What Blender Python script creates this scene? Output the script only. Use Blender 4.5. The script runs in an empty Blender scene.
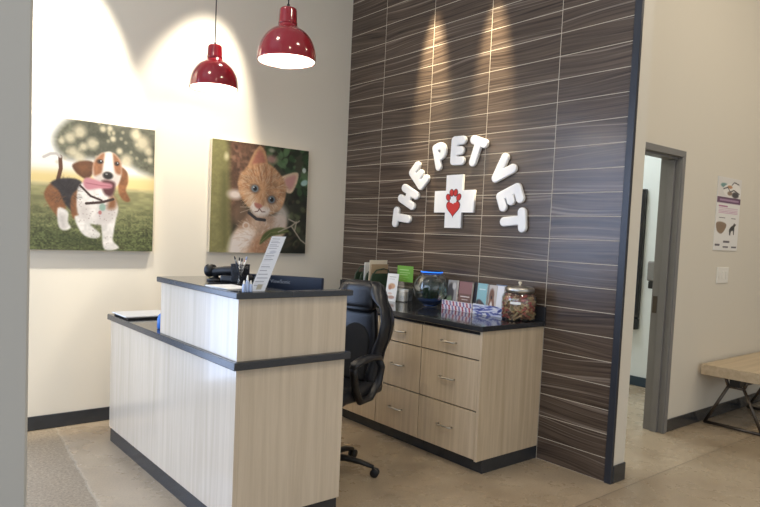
import bpy, bmesh, math, random
import numpy as np
from mathutils import Vector, Matrix
random.seed(7); rng = np.random.default_rng(7)
D = bpy.data; SC = bpy.context.scene; COL = SC.collection
PI = math.pi
def srgb(r, g, b):
    f = lambda c: (c/255/12.92) if c/255 <= .04045 else ((c/255+.055)/1.055)**2.4
    return (f(r), f(g), f(b), 1.0)
# ------------------------------------------------------------------ materials
def newmat(name):
    m = D.materials.new(name); m.use_nodes = True
    nt = m.node_tree; return m, nt, nt.nodes['Principled BSDF']
def mat(name, col, rough=.5, metal=0, bump=0, bscale=80, var=0, vscale=6, coat=0, spec=.5, stretch=(1, 1, 1)):
    """plain surface with a procedural tone variation and fine bump"""
    m, nt, b = newmat(name); N = nt.nodes; L = nt.links
    b.inputs['Base Color'].default_value = col; b.inputs['Roughness'].default_value = rough
    b.inputs['Metallic'].default_value = metal; b.inputs['Coat Weight'].default_value = coat
    b.inputs['Specular IOR Level'].default_value = spec
    tc = N.new('ShaderNodeTexCoord'); mp = N.new('ShaderNodeMapping'); mp.inputs['Scale'].default_value = stretch
    L.new(tc.outputs['Object'], mp.inputs['Vector'])
    if var:
        n = N.new('ShaderNodeTexNoise'); n.inputs['Scale'].default_value = vscale; n.inputs['Detail'].default_value = 5
        L.new(mp.outputs[0], n.inputs['Vector'])
        r = N.new('ShaderNodeValToRGB'); r.color_ramp.elements[0].position = .3; r.color_ramp.elements[1].position = .7
        r.color_ramp.elements[0].color = tuple(c*(1-var) for c in col[:3])+(1,)
        r.color_ramp.elements[1].color = tuple(min(1, c*(1+var)) for c in col[:3])+(1,)
        L.new(n.outputs['Fac'], r.inputs[0]); L.new(r.outputs[0], b.inputs['Base Color'])
    if bump:
        n2 = N.new('ShaderNodeTexNoise'); n2.inputs['Scale'].default_value = bscale; n2.inputs['Detail'].default_value = 3
        L.new(mp.outputs[0], n2.inputs['Vector'])
        bp = N.new('ShaderNodeBump'); bp.inputs['Strength'].default_value = bump; bp.inputs['Distance'].default_value = .002
        L.new(n2.outputs['Fac'], bp.inputs['Height']); L.new(bp.outputs[0], b.inputs['Normal'])
    return m
def emat(name, col, s):
    m, nt, b = newmat(name)
    b.inputs['Base Color'].default_value = col; b.inputs['Emission Color'].default_value = col; b.inputs['Emission Strength'].default_value = s
    return m
def clearmat(name, tint=(1, 1, 1, 1), gloss=.12, rough=.02):
    m = D.materials.new(name); m.use_nodes = True; nt = m.node_tree; N = nt.nodes; L = nt.links; N.clear()
    o = N.new('ShaderNodeOutputMaterial'); t = N.new('ShaderNodeBsdfTransparent'); g = N.new('ShaderNodeBsdfGlossy')
    t.inputs[0].default_value = tint; g.inputs['Roughness'].default_value = rough
    lw = N.new('ShaderNodeLayerWeight'); lw.inputs['Blend'].default_value = .35
    mm = N.new('ShaderNodeMath'); mm.operation = 'MULTIPLY_ADD'; mm.inputs[1].default_value = .28; mm.inputs[2].default_value = gloss*.4
    L.new(lw.outputs['Fresnel'], mm.inputs[0]); x = N.new('ShaderNodeMixShader')
    L.new(mm.outputs[0], x.inputs[0]); L.new(t.outputs[0], x.inputs[1]); L.new(g.outputs[0], x.inputs[2]); L.new(x.outputs[0], o.inputs[0])
    return m
def attrmat(name, rough=.45):
    m, nt, b = newmat(name); a = nt.nodes.new('ShaderNodeVertexColor'); a.layer_name = 'print'
    nt.links.new(a.outputs[0], b.inputs['Base Color']); b.inputs['Roughness'].default_value = rough
    return m
def woodmat(name, c0, c1, rough=.35, axis=2, scale=1., coat=0.):
    """vertical-grain laminate: noise stretched along one axis"""
    m, nt, b = newmat(name); N = nt.nodes; L = nt.links
    tc = N.new('ShaderNodeTexCoord'); mp = N.new('ShaderNodeMapping')
    s = [26*scale]*3; s[axis] = .9*scale; mp.inputs['Scale'].default_value = s
    L.new(tc.outputs['Object'], mp.inputs['Vector'])
    n = N.new('ShaderNodeTexNoise'); n.inputs['Scale'].default_value = 1.; n.inputs['Detail'].default_value = 6; n.inputs['Distortion'].default_value = .6
    L.new(mp.outputs[0], n.inputs['Vector'])
    mp2 = N.new('ShaderNodeMapping'); s2 = [130*scale]*3; s2[axis] = 6*scale; mp2.inputs['Scale'].default_value = s2
    L.new(tc.outputs['Object'], mp2.inputs['Vector'])
    n2 = N.new('ShaderNodeTexNoise'); n2.inputs['Scale'].default_value = 1.; n2.inputs['Detail'].default_value = 3
    L.new(mp2.outputs[0], n2.inputs['Vector'])
    ad = N.new('ShaderNodeMath'); ad.operation = 'MULTIPLY_ADD'; ad.inputs[1].default_value = .35
    L.new(n2.outputs['Fac'], ad.inputs[0]); L.new(n.outputs['Fac'], ad.inputs[2])
    r = N.new('ShaderNodeValToRGB'); e = r.color_ramp.elements
    e[0].position = .48; e[0].color = c0; e[1].position = .86; e[1].color = c1
    L.new(ad.outputs[0], r.inputs[0]); L.new(r.outputs[0], b.inputs['Base Color'])
    b.inputs['Roughness'].default_value = rough; b.inputs['Coat Weight'].default_value = coat; b.inputs['Coat Roughness'].default_value = .12
    return m
def tilemat():
    m, nt, b = newmat('wood_look_tile'); N = nt.nodes; L = nt.links
    tc = N.new('ShaderNodeTexCoord'); sp = N.new('ShaderNodeSeparateXYZ'); L.new(tc.outputs['Object'], sp.inputs[0])
    def math_(op, a, bb, c=None):
        n = N.new('ShaderNodeMath'); n.operation = op
        for i, v in enumerate((a, bb, c)):
            if v is None: continue
            if isinstance(v, (int, float)): n.inputs[i].default_value = v
            else: L.new(v, n.inputs[i])
        return n.outputs[0]
    u = math_('MULTIPLY_ADD', sp.outputs['Y'], -1., -.5065+.6126*2)      # metres to the right along the wall
    v = sp.outputs['Z']
    col = math_('FLOOR', math_('DIVIDE', u, .6126), 0); row = math_('FLOOR', math_('DIVIDE', v, .1554), 0)
    tid = math_('ADD', math_('MULTIPLY', col, 17.3), math_('MULTIPLY', row, 5.71))
    wn = N.new('ShaderNodeTexWhiteNoise'); wn.noise_dimensions = '1D'; L.new(tid, wn.inputs['W'])
    rnd = wn.outputs['Value']
    # slow undulation of the veins, different in each tile
    cv = N.new('ShaderNodeCombineXYZ'); L.new(math_('MULTIPLY', u, 1.1), cv.inputs[0]); L.new(math_('MULTIPLY', v, 3.), cv.inputs[1]); L.new(math_('MULTIPLY', rnd, 60.), cv.inputs[2])
    n0 = N.new('ShaderNodeTexNoise'); n0.inputs['Scale'].default_value = 1.; n0.inputs['Detail'].default_value = 0; L.new(cv.outputs[0], n0.inputs['Vector'])
    slope = math_('MULTIPLY', math_('SUBTRACT', rnd, .5), .09)
    vv = math_('ADD', math_('MULTIPLY_ADD', n0.outputs['Fac'], .11, v), math_('MULTIPLY', u, slope))
    c1 = N.new('ShaderNodeCombineXYZ'); L.new(math_('MULTIPLY', u, 1.2), c1.inputs[0]); L.new(math_('MULTIPLY', vv, 75.), c1.inputs[1]); L.new(math_('MULTIPLY', rnd, 31.), c1.inputs[2])
    n1 = N.new('ShaderNodeTexNoise'); n1.inputs['Scale'].default_value = 1.; n1.inputs['Detail'].default_value = 5; n1.inputs['Roughness'].default_value = .65; L.new(c1.outputs[0], n1.inputs['Vector'])
    c2 = N.new('ShaderNodeCombineXYZ'); L.new(math_('MULTIPLY', u, .5), c2.inputs[0]); L.new(math_('MULTIPLY', vv, 58.), c2.inputs[1]); L.new(math_('MULTIPLY', rnd, 77.), c2.inputs[2])
    n2 = N.new('ShaderNodeTexNoise'); n2.inputs['Scale'].default_value = 1.; n2.inputs['Detail'].default_value = 2; L.new(c2.outputs[0], n2.inputs['Vector'])
    r1 = N.new('ShaderNodeValToRGB'); e = r1.color_ramp.elements
    e[0].position = .3; e[0].color = TILE_DARK; e[1].position = .72; e[1].color = TILE_LIGHT
    L.new(n1.outputs['Fac'], r1.inputs[0])
    r2 = N.new('ShaderNodeValToRGB'); e = r2.color_ramp.elements
    e[0].position = .59; e[0].color = (0, 0, 0, 1); e[1].position = .70; e[1].color = (1, 1, 1, 1)
    L.new(n2.outputs['Fac'], r2.inputs[0])
    mx = N.new('ShaderNodeMix'); mx.data_type = 'RGBA'; L.new(math_('MULTIPLY', r2.outputs[0], .48), mx.inputs['Factor'])
    L.new(r1.outputs[0], mx.inputs[6]); mx.inputs[7].default_value = srgb(160, 146, 132)
    # grout lines
    fu = math_('FRACT', math_('DIVIDE', u, .6126), 0); fv = math_('FRACT', math_('DIVIDE', v, .1554), 0)
    du = math_('MULTIPLY', math_('MINIMUM', fu, math_('SUBTRACT', 1., fu)), .6126)
    dv = math_('MULTIPLY', math_('MINIMUM', fv, math_('SUBTRACT', 1., fv)), .1554)
    g = math_('LESS_THAN', math_('MINIMUM', du, dv), .0021)
    mg = N.new('ShaderNodeMix'); mg.data_type = 'RGBA'; L.new(g, mg.inputs['Factor']); L.new(mx.outputs[2], mg.inputs[6]); mg.inputs[7].default_value = srgb(196, 184, 164)
    L.new(mg.outputs[2], b.inputs['Base Color'])
    rr = math_('MULTIPLY_ADD', g, .5, .27); L.new(rr, b.inputs['Roughness'])
    bp = N.new('ShaderNodeBump'); bp.inputs['Strength'].default_value = .3; bp.inputs['Distance'].default_value = .002
    hh = math_('SUBTRACT', math_('MULTIPLY', n1.outputs['Fac'], .5), math_('MULTIPLY', g, 1.)); L.new(hh, bp.inputs['Height']); L.new(bp.outputs[0], b.inputs['Normal'])
    return m
TILE_DARK = srgb(44, 35, 29); TILE_LIGHT = srgb(106, 90, 77)
def floormat():
    m, nt, b = newmat('polished_concrete'); N = nt.nodes; L = nt.links
    tc = N.new('ShaderNodeTexCoord'); sp = N.new('ShaderNodeSeparateXYZ'); L.new(tc.outputs['Object'], sp.inputs[0])
    def noise(sc, det, rough=.6):
        n = N.new('ShaderNodeTexNoise'); n.inputs['Scale'].default_value = sc; n.inputs['Detail'].default_value = det; n.inputs['Roughness'].default_value = rough
        L.new(tc.outputs['Object'], n.inputs['Vector']); return n.outputs['Fac']
    def ramp(fac, p0, c0, p1, c1):
        r = N.new('ShaderNodeValToRGB'); e = r.color_ramp.elements; e[0].position = p0; e[0].color = c0; e[1].position = p1; e[1].color = c1
        L.new(fac, r.inputs[0]); return r.outputs[0]
    def mix(f, a, bb):
        x = N.new('ShaderNodeMix'); x.data_type = 'RGBA'
        if isinstance(f, float): x.inputs['Factor'].default_value = f
        else: L.new(f, x.inputs['Factor'])
        for i, v in ((6, a), (7, bb)):
            if isinstance(v, tuple): x.inputs[i].default_value = v
            else: L.new(v, x.inputs[i])
        return x.outputs[2]
    def mt(op, a, bb, c=None):
        n = N.new('ShaderNodeMath'); n.operation = op
        for i, v in enumerate((a, bb, c)):
            if v is None: continue
            if isinstance(v, (int, float)): n.inputs[i].default_value = v
            else: L.new(v, n.inputs[i])
        return n.outputs[0]
    base = ramp(noise(1.6, 8, .62), .32, srgb(150, 132, 109), .68, srgb(188, 171, 146))
    spk = ramp(noise(95, 3), .38, srgb(108, 94, 78), .62, srgb(190, 174, 150))
    base = mix(.22, base, spk)
    # old rough slab strip along the left, with a pale patched joint
    wob = mt('MULTIPLY', mt('SUBTRACT', noise(9, 4), .5), .05)
    lx = mt('ADD', mt('MULTIPLY_ADD', sp.outputs['Y'], -.097, sp.outputs['X']), wob)      # x - .097 y
    side = mt('LESS_THAN', lx, -2.622)
    rough_c = ramp(noise(60, 5, .75), .36, srgb(104, 92, 76), .64, srgb(168, 152, 128))
    base = mix(mt('MULTIPLY', side, .75), base, rough_c)
    joint = mt('LESS_THAN', mt('ABSOLUTE', mt('ADD', lx, 2.622), 0), mt('MULTIPLY_ADD', noise(14, 3), .03, -.006))
    base = mix(mt('MULTIPLY', joint, .25), base, srgb(206, 196, 176))
    # saw-cut joint in front of the partition
    cut = mt('LESS_THAN', mt('ABSOLUTE', mt('ADD', sp.outputs['Y'], 2.985), 0), .004)
    base = mix(mt('MULTIPLY', cut, .7), base, srgb(96, 84, 72))
    south = mt('LESS_THAN', sp.outputs['Y'], -2.985); east = mt('GREATER_THAN', sp.outputs['X'], -.6)
    base = mix(mt('MULTIPLY', mt('MULTIPLY', south, east), .3), base, srgb(128, 112, 92))
    L.new(base, b.inputs['Base Color'])
    L.new(mt('MULTIPLY_ADD', side, .3, mt('MULTIPLY_ADD', noise(4, 5), .22, .17)), b.inputs['Roughness'])
    bp = N.new('ShaderNodeBump'); bp.inputs['Strength'].default_value = .12; bp.inputs['Distance'].default_value = .002
    L.new(noise(40, 4), bp.inputs['Height']); L.new(bp.outputs[0], b.inputs['Normal'])
    return m
M = dict(
    wall=mat('cream_paint', srgb(224, 216, 200), .55, bump=.08, bscale=220),
    column=mat('grey_paint', srgb(186, 183, 175), .6, bump=.06, bscale=200),
    ceil=mat('ceiling_paint', srgb(225, 222, 214), .8, bump=.05),
    tile=tilemat(), floor=floormat(),
    rubber=mat('rubber_base', srgb(50, 52, 55), .25, var=.12, vscale=12),
    trimmetal=mat('dark_metal_trim', srgb(46, 49, 56), .38, metal=.2, var=.1),
    maple=woodmat('maple_laminate', srgb(190, 169, 139), srgb(212, 192, 163), .3),
    maple_h=woodmat('maple_bench', srgb(184, 164, 134), srgb(204, 184, 154), .4, axis=0),
    desk=woodmat('pale_laminate', srgb(203, 187, 164), srgb(218, 203, 181), .25, coat=.5),
    counter=mat('dark_quartz', srgb(50, 51, 54), .1, var=.35, vscale=180, spec=.6),
    edge=mat('dark_edge', srgb(62, 64, 68), .22, var=.15, vscale=120),
    dark=mat('gap_shade', srgb(40, 34, 28), .8, var=.1),
    steel=mat('brushed_steel', srgb(196, 192, 184), .28, metal=1, var=.08, vscale=40),
    frame=mat('grey_door_paint', srgb(126, 124, 122), .4, var=.05, vscale=3),
    red=mat('red_enamel', srgb(140, 25, 37), .13, var=.06, vscale=4, coat=.6),
    white_in=mat('white_enamel', srgb(245, 242, 236), .35, var=.02),
    bulb=emat('bulb_glow', (1, .86, .68, 1), 14),
    cord=mat('black_cord', srgb(30, 30, 30), .5, var=.1),
    puffy=mat('white_foam', srgb(244, 242, 238), .45, var=.02, vscale=9),
    heart=mat('heart_red', srgb(206, 44, 40), .4, var=.05), outline=mat('dark_red', srgb(96, 22, 24), .5, var=.05),
    leather=mat('black_vinyl', srgb(28, 29, 33), .32, bump=.25, bscale=300, var=.12, vscale=14),
    mesh=mat('black_mesh_fabric', srgb(24, 24, 25), .9, bump=.6, bscale=500, var=.2, vscale=200),
    plastic=mat('black_plastic', srgb(22, 22, 24), .4, var=.1, vscale=30),
    piping=mat('black_piping', srgb(16, 16, 17), .6, var=.1),
    gas=mat('chrome_column', srgb(120, 122, 126), .2, metal=1, var=.05),
    paper=mat('white_paper', srgb(240, 239, 235), .7, var=.02, vscale=20),
    acrylic=clearmat('clear_acrylic', (.97, .98, .98, 1), .15),
    glass=clearmat('clear_glass', (.95, .97, .97, 1), .1),
    pane=clearmat('window_glass', (.97, .99, 1, 1), .1),
    navy=mat('navy_plastic', srgb(24, 34, 54), .35, var=.08, vscale=20),
    logo=mat('grey_logo', srgb(150, 156, 168), .5, var=.03),
    blue=mat('blue_plastic', srgb(40, 110, 190), .35, var=.08),
    paleblue=mat('pale_blue_plastic', srgb(176, 192, 224), .25, var=.08, vscale=30),
    lens=mat('blue_lens', srgb(96, 138, 160), .1, var=.1),
    green=mat('dark_green_plastic', srgb(52, 70, 52), .4, var=.15, vscale=20),
    lime=mat('lime_card', srgb(118, 186, 52), .5, var=.05), cream=mat('cream_card', srgb(226, 214, 190), .6, var=.04),
    tan=mat('tan_card', srgb(176, 150, 118), .6, var=.08),
    water=clearmat('bowl_water', (.72, .80, .78, 1), .04), gravel=mat('blue_gravel', srgb(38, 78, 150), .5, bump=1, bscale=160, var=.6, vscale=120),
    leaf=mat('aquarium_leaf', srgb(36, 60, 34), .5, var=.3, vscale=30), led=emat('blue_led', (.02, .2, 1, 1), 1.6),
    biscuit=[mat('biscuit_%s' % n, c, .8, bump=.4, bscale=120, var=.15, vscale=50) for n, c in
             (('tan', srgb(206, 168, 124)), ('brown', srgb(158, 108, 74)), ('red', srgb(184, 92, 80)), ('dark', srgb(118, 82, 60)), ('green', srgb(170, 152, 108)))],
    bronze=mat('bronze_steel', srgb(92, 84, 76), .4, metal=.8, var=.1),
    white_pl=mat('white_plastic', srgb(238, 234, 224), .35, var=.02),
    off=mat('far_room_wall', srgb(226, 232, 232), .6, var=.02), teal=mat('blue_rubber_base', srgb(44, 62, 76), .4, var=.1),
    print=attrmat('printed_surface', .42), wire=mat('black_wire_mesh', srgb(26, 26, 28), .4, metal=.4, var=.1),
)
# ------------------------------------------------------------------ mesh helpers
class MB:
    def __init__(s): s.b = bmesh.new()
    def _merge(s, t, smooth=False):
        for f in t.faces: f.smooth = smooth
        me = D.meshes.new('t'); t.to_mesh(me); t.free(); s.b.from_mesh(me); D.meshes.remove(me); return s
    def box(s, a, c, bev=0, seg=2, mtx=None):
        t = bmesh.new(); bmesh.ops.create_cube(t, size=1)
        a = Vector(a); c = Vector(c)
        for v in t.verts: v.co = Vector(((v.co.x+.5)*(c.x-a.x)+a.x, (v.co.y+.5)*(c.y-a.y)+a.y, (v.co.z+.5)*(c.z-a.z)+a.z))
        if bev: bmesh.ops.bevel(t, geom=t.edges[:], offset=bev, segments=seg, profile=.5, affect='EDGES')
        if mtx: bmesh.ops.transform(t, matrix=mtx, verts=t.verts[:])
        bmesh.ops.recalc_face_normals(t, faces=t.faces[:])
        return s._merge(t, False)
    def hexa(s, p):                       # 8 points: bottom ring then top ring
        t = bmesh.new(); v = [t.verts.new(q) for q in p]
        for f in ((3, 2, 1, 0), (4, 5, 6, 7), (0, 1, 5, 4), (1, 2, 6, 5), (2, 3, 7, 6), (3, 0, 4, 7)): t.faces.new([v[i] for i in f])
        bmesh.ops.recalc_face_normals(t, faces=t.faces[:]); return s._merge(t)
    def tube(s, pts, r, n=10, cap=True, flat=None, closed=False):
        """swept tube; r a number or one per point; flat=(a,b) scales of the section (frame from a fixed up)"""
        t = bmesh.new(); pts = [Vector(p) for p in pts]; rs = r if hasattr(r, '__len__') else [r]*len(pts)
        rings = []; prev = None
        for i, p in enumerate(pts):
            if closed: d = pts[(i+1) % len(pts)]-pts[i-1]
            else: d = pts[min(i+1, len(pts)-1)]-pts[max(i-1, 0)]
            d.normalize()
            if prev is None:
                up = Vector((0, 0, 1)) if abs(d.z) < .9 else Vector((1, 0, 0))
                x = d.cross(up).normalized()
            else: x = (prev-d*prev.dot(d)).normalized()
            prev = x; y = d.cross(x)
            fx, fy = flat or (1, 1)
            rings.append([t.verts.new(p+(x*math.cos(2*PI*k/n)*fx+y*math.sin(2*PI*k/n)*fy)*rs[i]) for k in range(n)])
        m = len(rings)
        for i in range(m if closed else m-1):
            A, B = rings[i], rings[(i+1) % m]
            for k in range(n): t.faces.new((A[k], A[(k+1) % n], B[(k+1) % n], B[k]))
        if cap and not closed: t.faces.new(rings[0][::-1]); t.faces.new(rings[-1])
        bmesh.ops.recalc_face_normals(t, faces=t.faces[:]); return s._merge(t, True)
    def lathe(s, prof, c=(0, 0, 0), n=32, smooth=True, closed=False):
        t = bmesh.new(); c = Vector(c); rings = []
        for r, z in prof:
            if r < 1e-6: rings.append([t.verts.new(c+Vector((0, 0, z)))])
            else: rings.append([t.verts.new(c+Vector((r*math.cos(2*PI*k/n), r*math.sin(2*PI*k/n), z))) for k in range(n)])
        m = len(rings)
        for i in range(m if closed else m-1):
            A, B = rings[i], rings[(i+1) % m]
            for k in range(n):
                k2 = (k+1) % n
                if len(A) == 1 and len(B) == 1: continue
                if len(A) == 1: t.faces.new((A[0], B[k2], B[k]))
                elif len(B) == 1: t.faces.new((A[k], A[k2], B[0]))
                else: t.faces.new((A[k], A[k2], B[k2], B[k]))
        bmesh.ops.recalc_face_normals(t, faces=t.faces[:]); return s._merge(t, smooth)
    def ball(s, c, r, sc=(1, 1, 1), rot=None, n=12):
        t = bmesh.new(); bmesh.ops.create_uvsphere(t, u_segments=n, v_segments=max(6, n*2//3), radius=r)
        mt = Matrix.Translation(c) @ (rot or Matrix()) @ Matrix.Diagonal((*sc, 1))
        bmesh.ops.transform(t, matrix=mt, verts=t.verts[:]); return s._merge(t, True)
    def sheet(s, pts, thick):             # a quad given by 4 corners, with thickness along its normal
        p = [Vector(q) for q in pts]; nn = (p[1]-p[0]).cross(p[3]-p[0]).normalized()*thick
        return s.hexa([q for q in p]+[q+nn for q in p])
    def build(s, name, material, parent=None, mods=None):
        me = D.meshes.new(name); s.b.to_mesh(me); s.b.free(); me.materials.append(material)
        o = D.objects.new(name, me); COL.objects.link(o)
        if parent: o.parent = parent
        return o
def tag(o, label, cat, group=None):
    o['label'] = label; o['category'] = cat
    if group: o['group'] = group
    return o
def thing(name, label, cat, loc=(0, 0, 0), rz=0, group=None):
    o = D.objects.new(name, None); COL.objects.link(o); o.location = loc; o.rotation_euler = (0, 0, rz); o.empty_display_size = .1
    return tag(o, label, cat, group)
def struct(o, label=None):
    o['kind'] = 'structure'
    if label: o['label'] = label
    return o
def dup(o, parent=None):
    c = o.copy(); COL.objects.link(c)
    if parent: c.parent = parent
    for ch in list(o.children): dup(ch, c)
    return c
def subsurf(o, n=2):
    m = o.modifiers.new('s', 'SUBSURF'); m.levels = n; m.render_levels = n
    for p in o.data.polygons: p.use_smooth = True
    return o
def grid_shell(P, name, material, parent, thick=0, closed_u=False):
    """P: rows of points -> smooth quad surface"""
    b = bmesh.new(); V = [[b.verts.new(q) for q in r] for r in P]
    for i in range(len(V)-1):
        for j in range(len(V[0])-(0 if closed_u else 1)):
            k = (j+1) % len(V[0]); b.faces.new((V[i][j], V[i][k], V[i+1][k], V[i+1][j]))
    if closed_u:
        b.faces.new(V[0][::-1]); b.faces.new(V[-1])
    bmesh.ops.recalc_face_normals(b, faces=b.faces[:])
    for f in b.faces: f.smooth = True
    me = D.meshes.new(name); b.to_mesh(me); b.free(); me.materials.append(material)
    o = D.objects.new(name, me); COL.objects.link(o)
    if parent: o.parent = parent
    if thick:
        m = o.modifiers.new('sol', 'SOLIDIFY'); m.thickness = thick; m.offset = 0
    return o
# ---- outlines: union of round strokes -> contour -> solid with rounded rim
def contour(sd, xs, ys):
    H, W = sd.shape; seg = {}
    def ip(a, b, pa, pb):
        t = a/(a-b); return (pa[0]+(pb[0]-pa[0])*t, pa[1]+(pb[1]-pa[1])*t)
    nxt = {}; pos = {}
    for j in range(H-1):
        for i in range(W-1):
            c = [sd[j, i] < 0, sd[j, i+1] < 0, sd[j+1, i+1] < 0, sd[j+1, i] < 0]
            if all(c) or not any(c): continue
            P = [(xs[i], ys[j]), (xs[i+1], ys[j]), (xs[i+1], ys[j+1]), (xs[i], ys[j+1])]
            v = [sd[j, i], sd[j, i+1], sd[j+1, i+1], sd[j+1, i]]
            K = [('h', j, i), ('v', j, i+1), ('h', j+1, i), ('v', j, i)]
            outs = []; ins = []
            for k in range(4):
                a, b2 = k, (k+1) % 4
                if c[a] != c[b2]:
                    pos[K[k]] = ip(v[a], v[b2], P[a], P[b2])
                    (outs if c[a] else ins).append(K[k])
            for a, b2 in zip(outs, ins): nxt[a] = b2
    loops = []; seen = set()
    for s in list(nxt):
        if s in seen: continue
        lp = []; k = s
        while k in nxt and k not in seen:
            seen.add(k); lp.append(pos[k]); k = nxt[k]
        if len(lp) > 5: loops.append(lp)
    return loops
def strokes_sdf(strokes, r, x0, x1, step):
    xs = np.arange(x0, x1, step); X, Y = np.meshgrid(xs, xs); d = np.full(X.shape, 9.)
    for s in strokes:
        for a, b in zip(s[:-1], s[1:]):
            ax, ay = a; bx, by = b; L2 = (bx-ax)**2+(by-ay)**2
            t = np.clip(((X-ax)*(bx-ax)+(Y-ay)*(by-ay))/max(L2, 1e-9), 0, 1)
            d = np.minimum(d, np.hypot(X-ax-t*(bx-ax), Y-ay-t*(by-ay)))
    return d-r, xs
def solid_from_loops(name, loops, material, depth, bevel, parent=None):
    cu = D.curves.new(name, 'CURVE'); cu.dimensions = '2D'; cu.fill_mode = 'BOTH'; cu.extrude = depth/2-bevel; cu.bevel_depth = bevel; cu.bevel_resolution = 2; cu.offset = -bevel
    for lp in loops:
        sp = cu.splines.new('POLY'); sp.points.add(len(lp)-1)
        for p, q in zip(sp.points, lp): p.co = (q[0], q[1], 0, 1)
        sp.use_cyclic_u = True
    t = D.objects.new('tmp', cu); COL.objects.link(t)
    dg = bpy.context.evaluated_depsgraph_get(); me = D.meshes.new_from_object(t.evaluated_get(dg))
    D.objects.remove(t); me.materials.clear(); me.materials.append(material); me.name = name
    o = D.objects.new(name, me); COL.objects.link(o)
    if parent: o.parent = parent
    return o
# frame of the accent wall seen from the lobby: local x -> -Y, local y -> +Z, local z -> -X
def on_accent(y, z, off, ang=0.):
    R = Matrix(((0, 0, -1), (-1, 0, 0), (0, 1, 0))).to_4x4()
    return Matrix.Translation((-off, y, z)) @ R @ Matrix.Rotation(ang, 4, 'Z')
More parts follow.
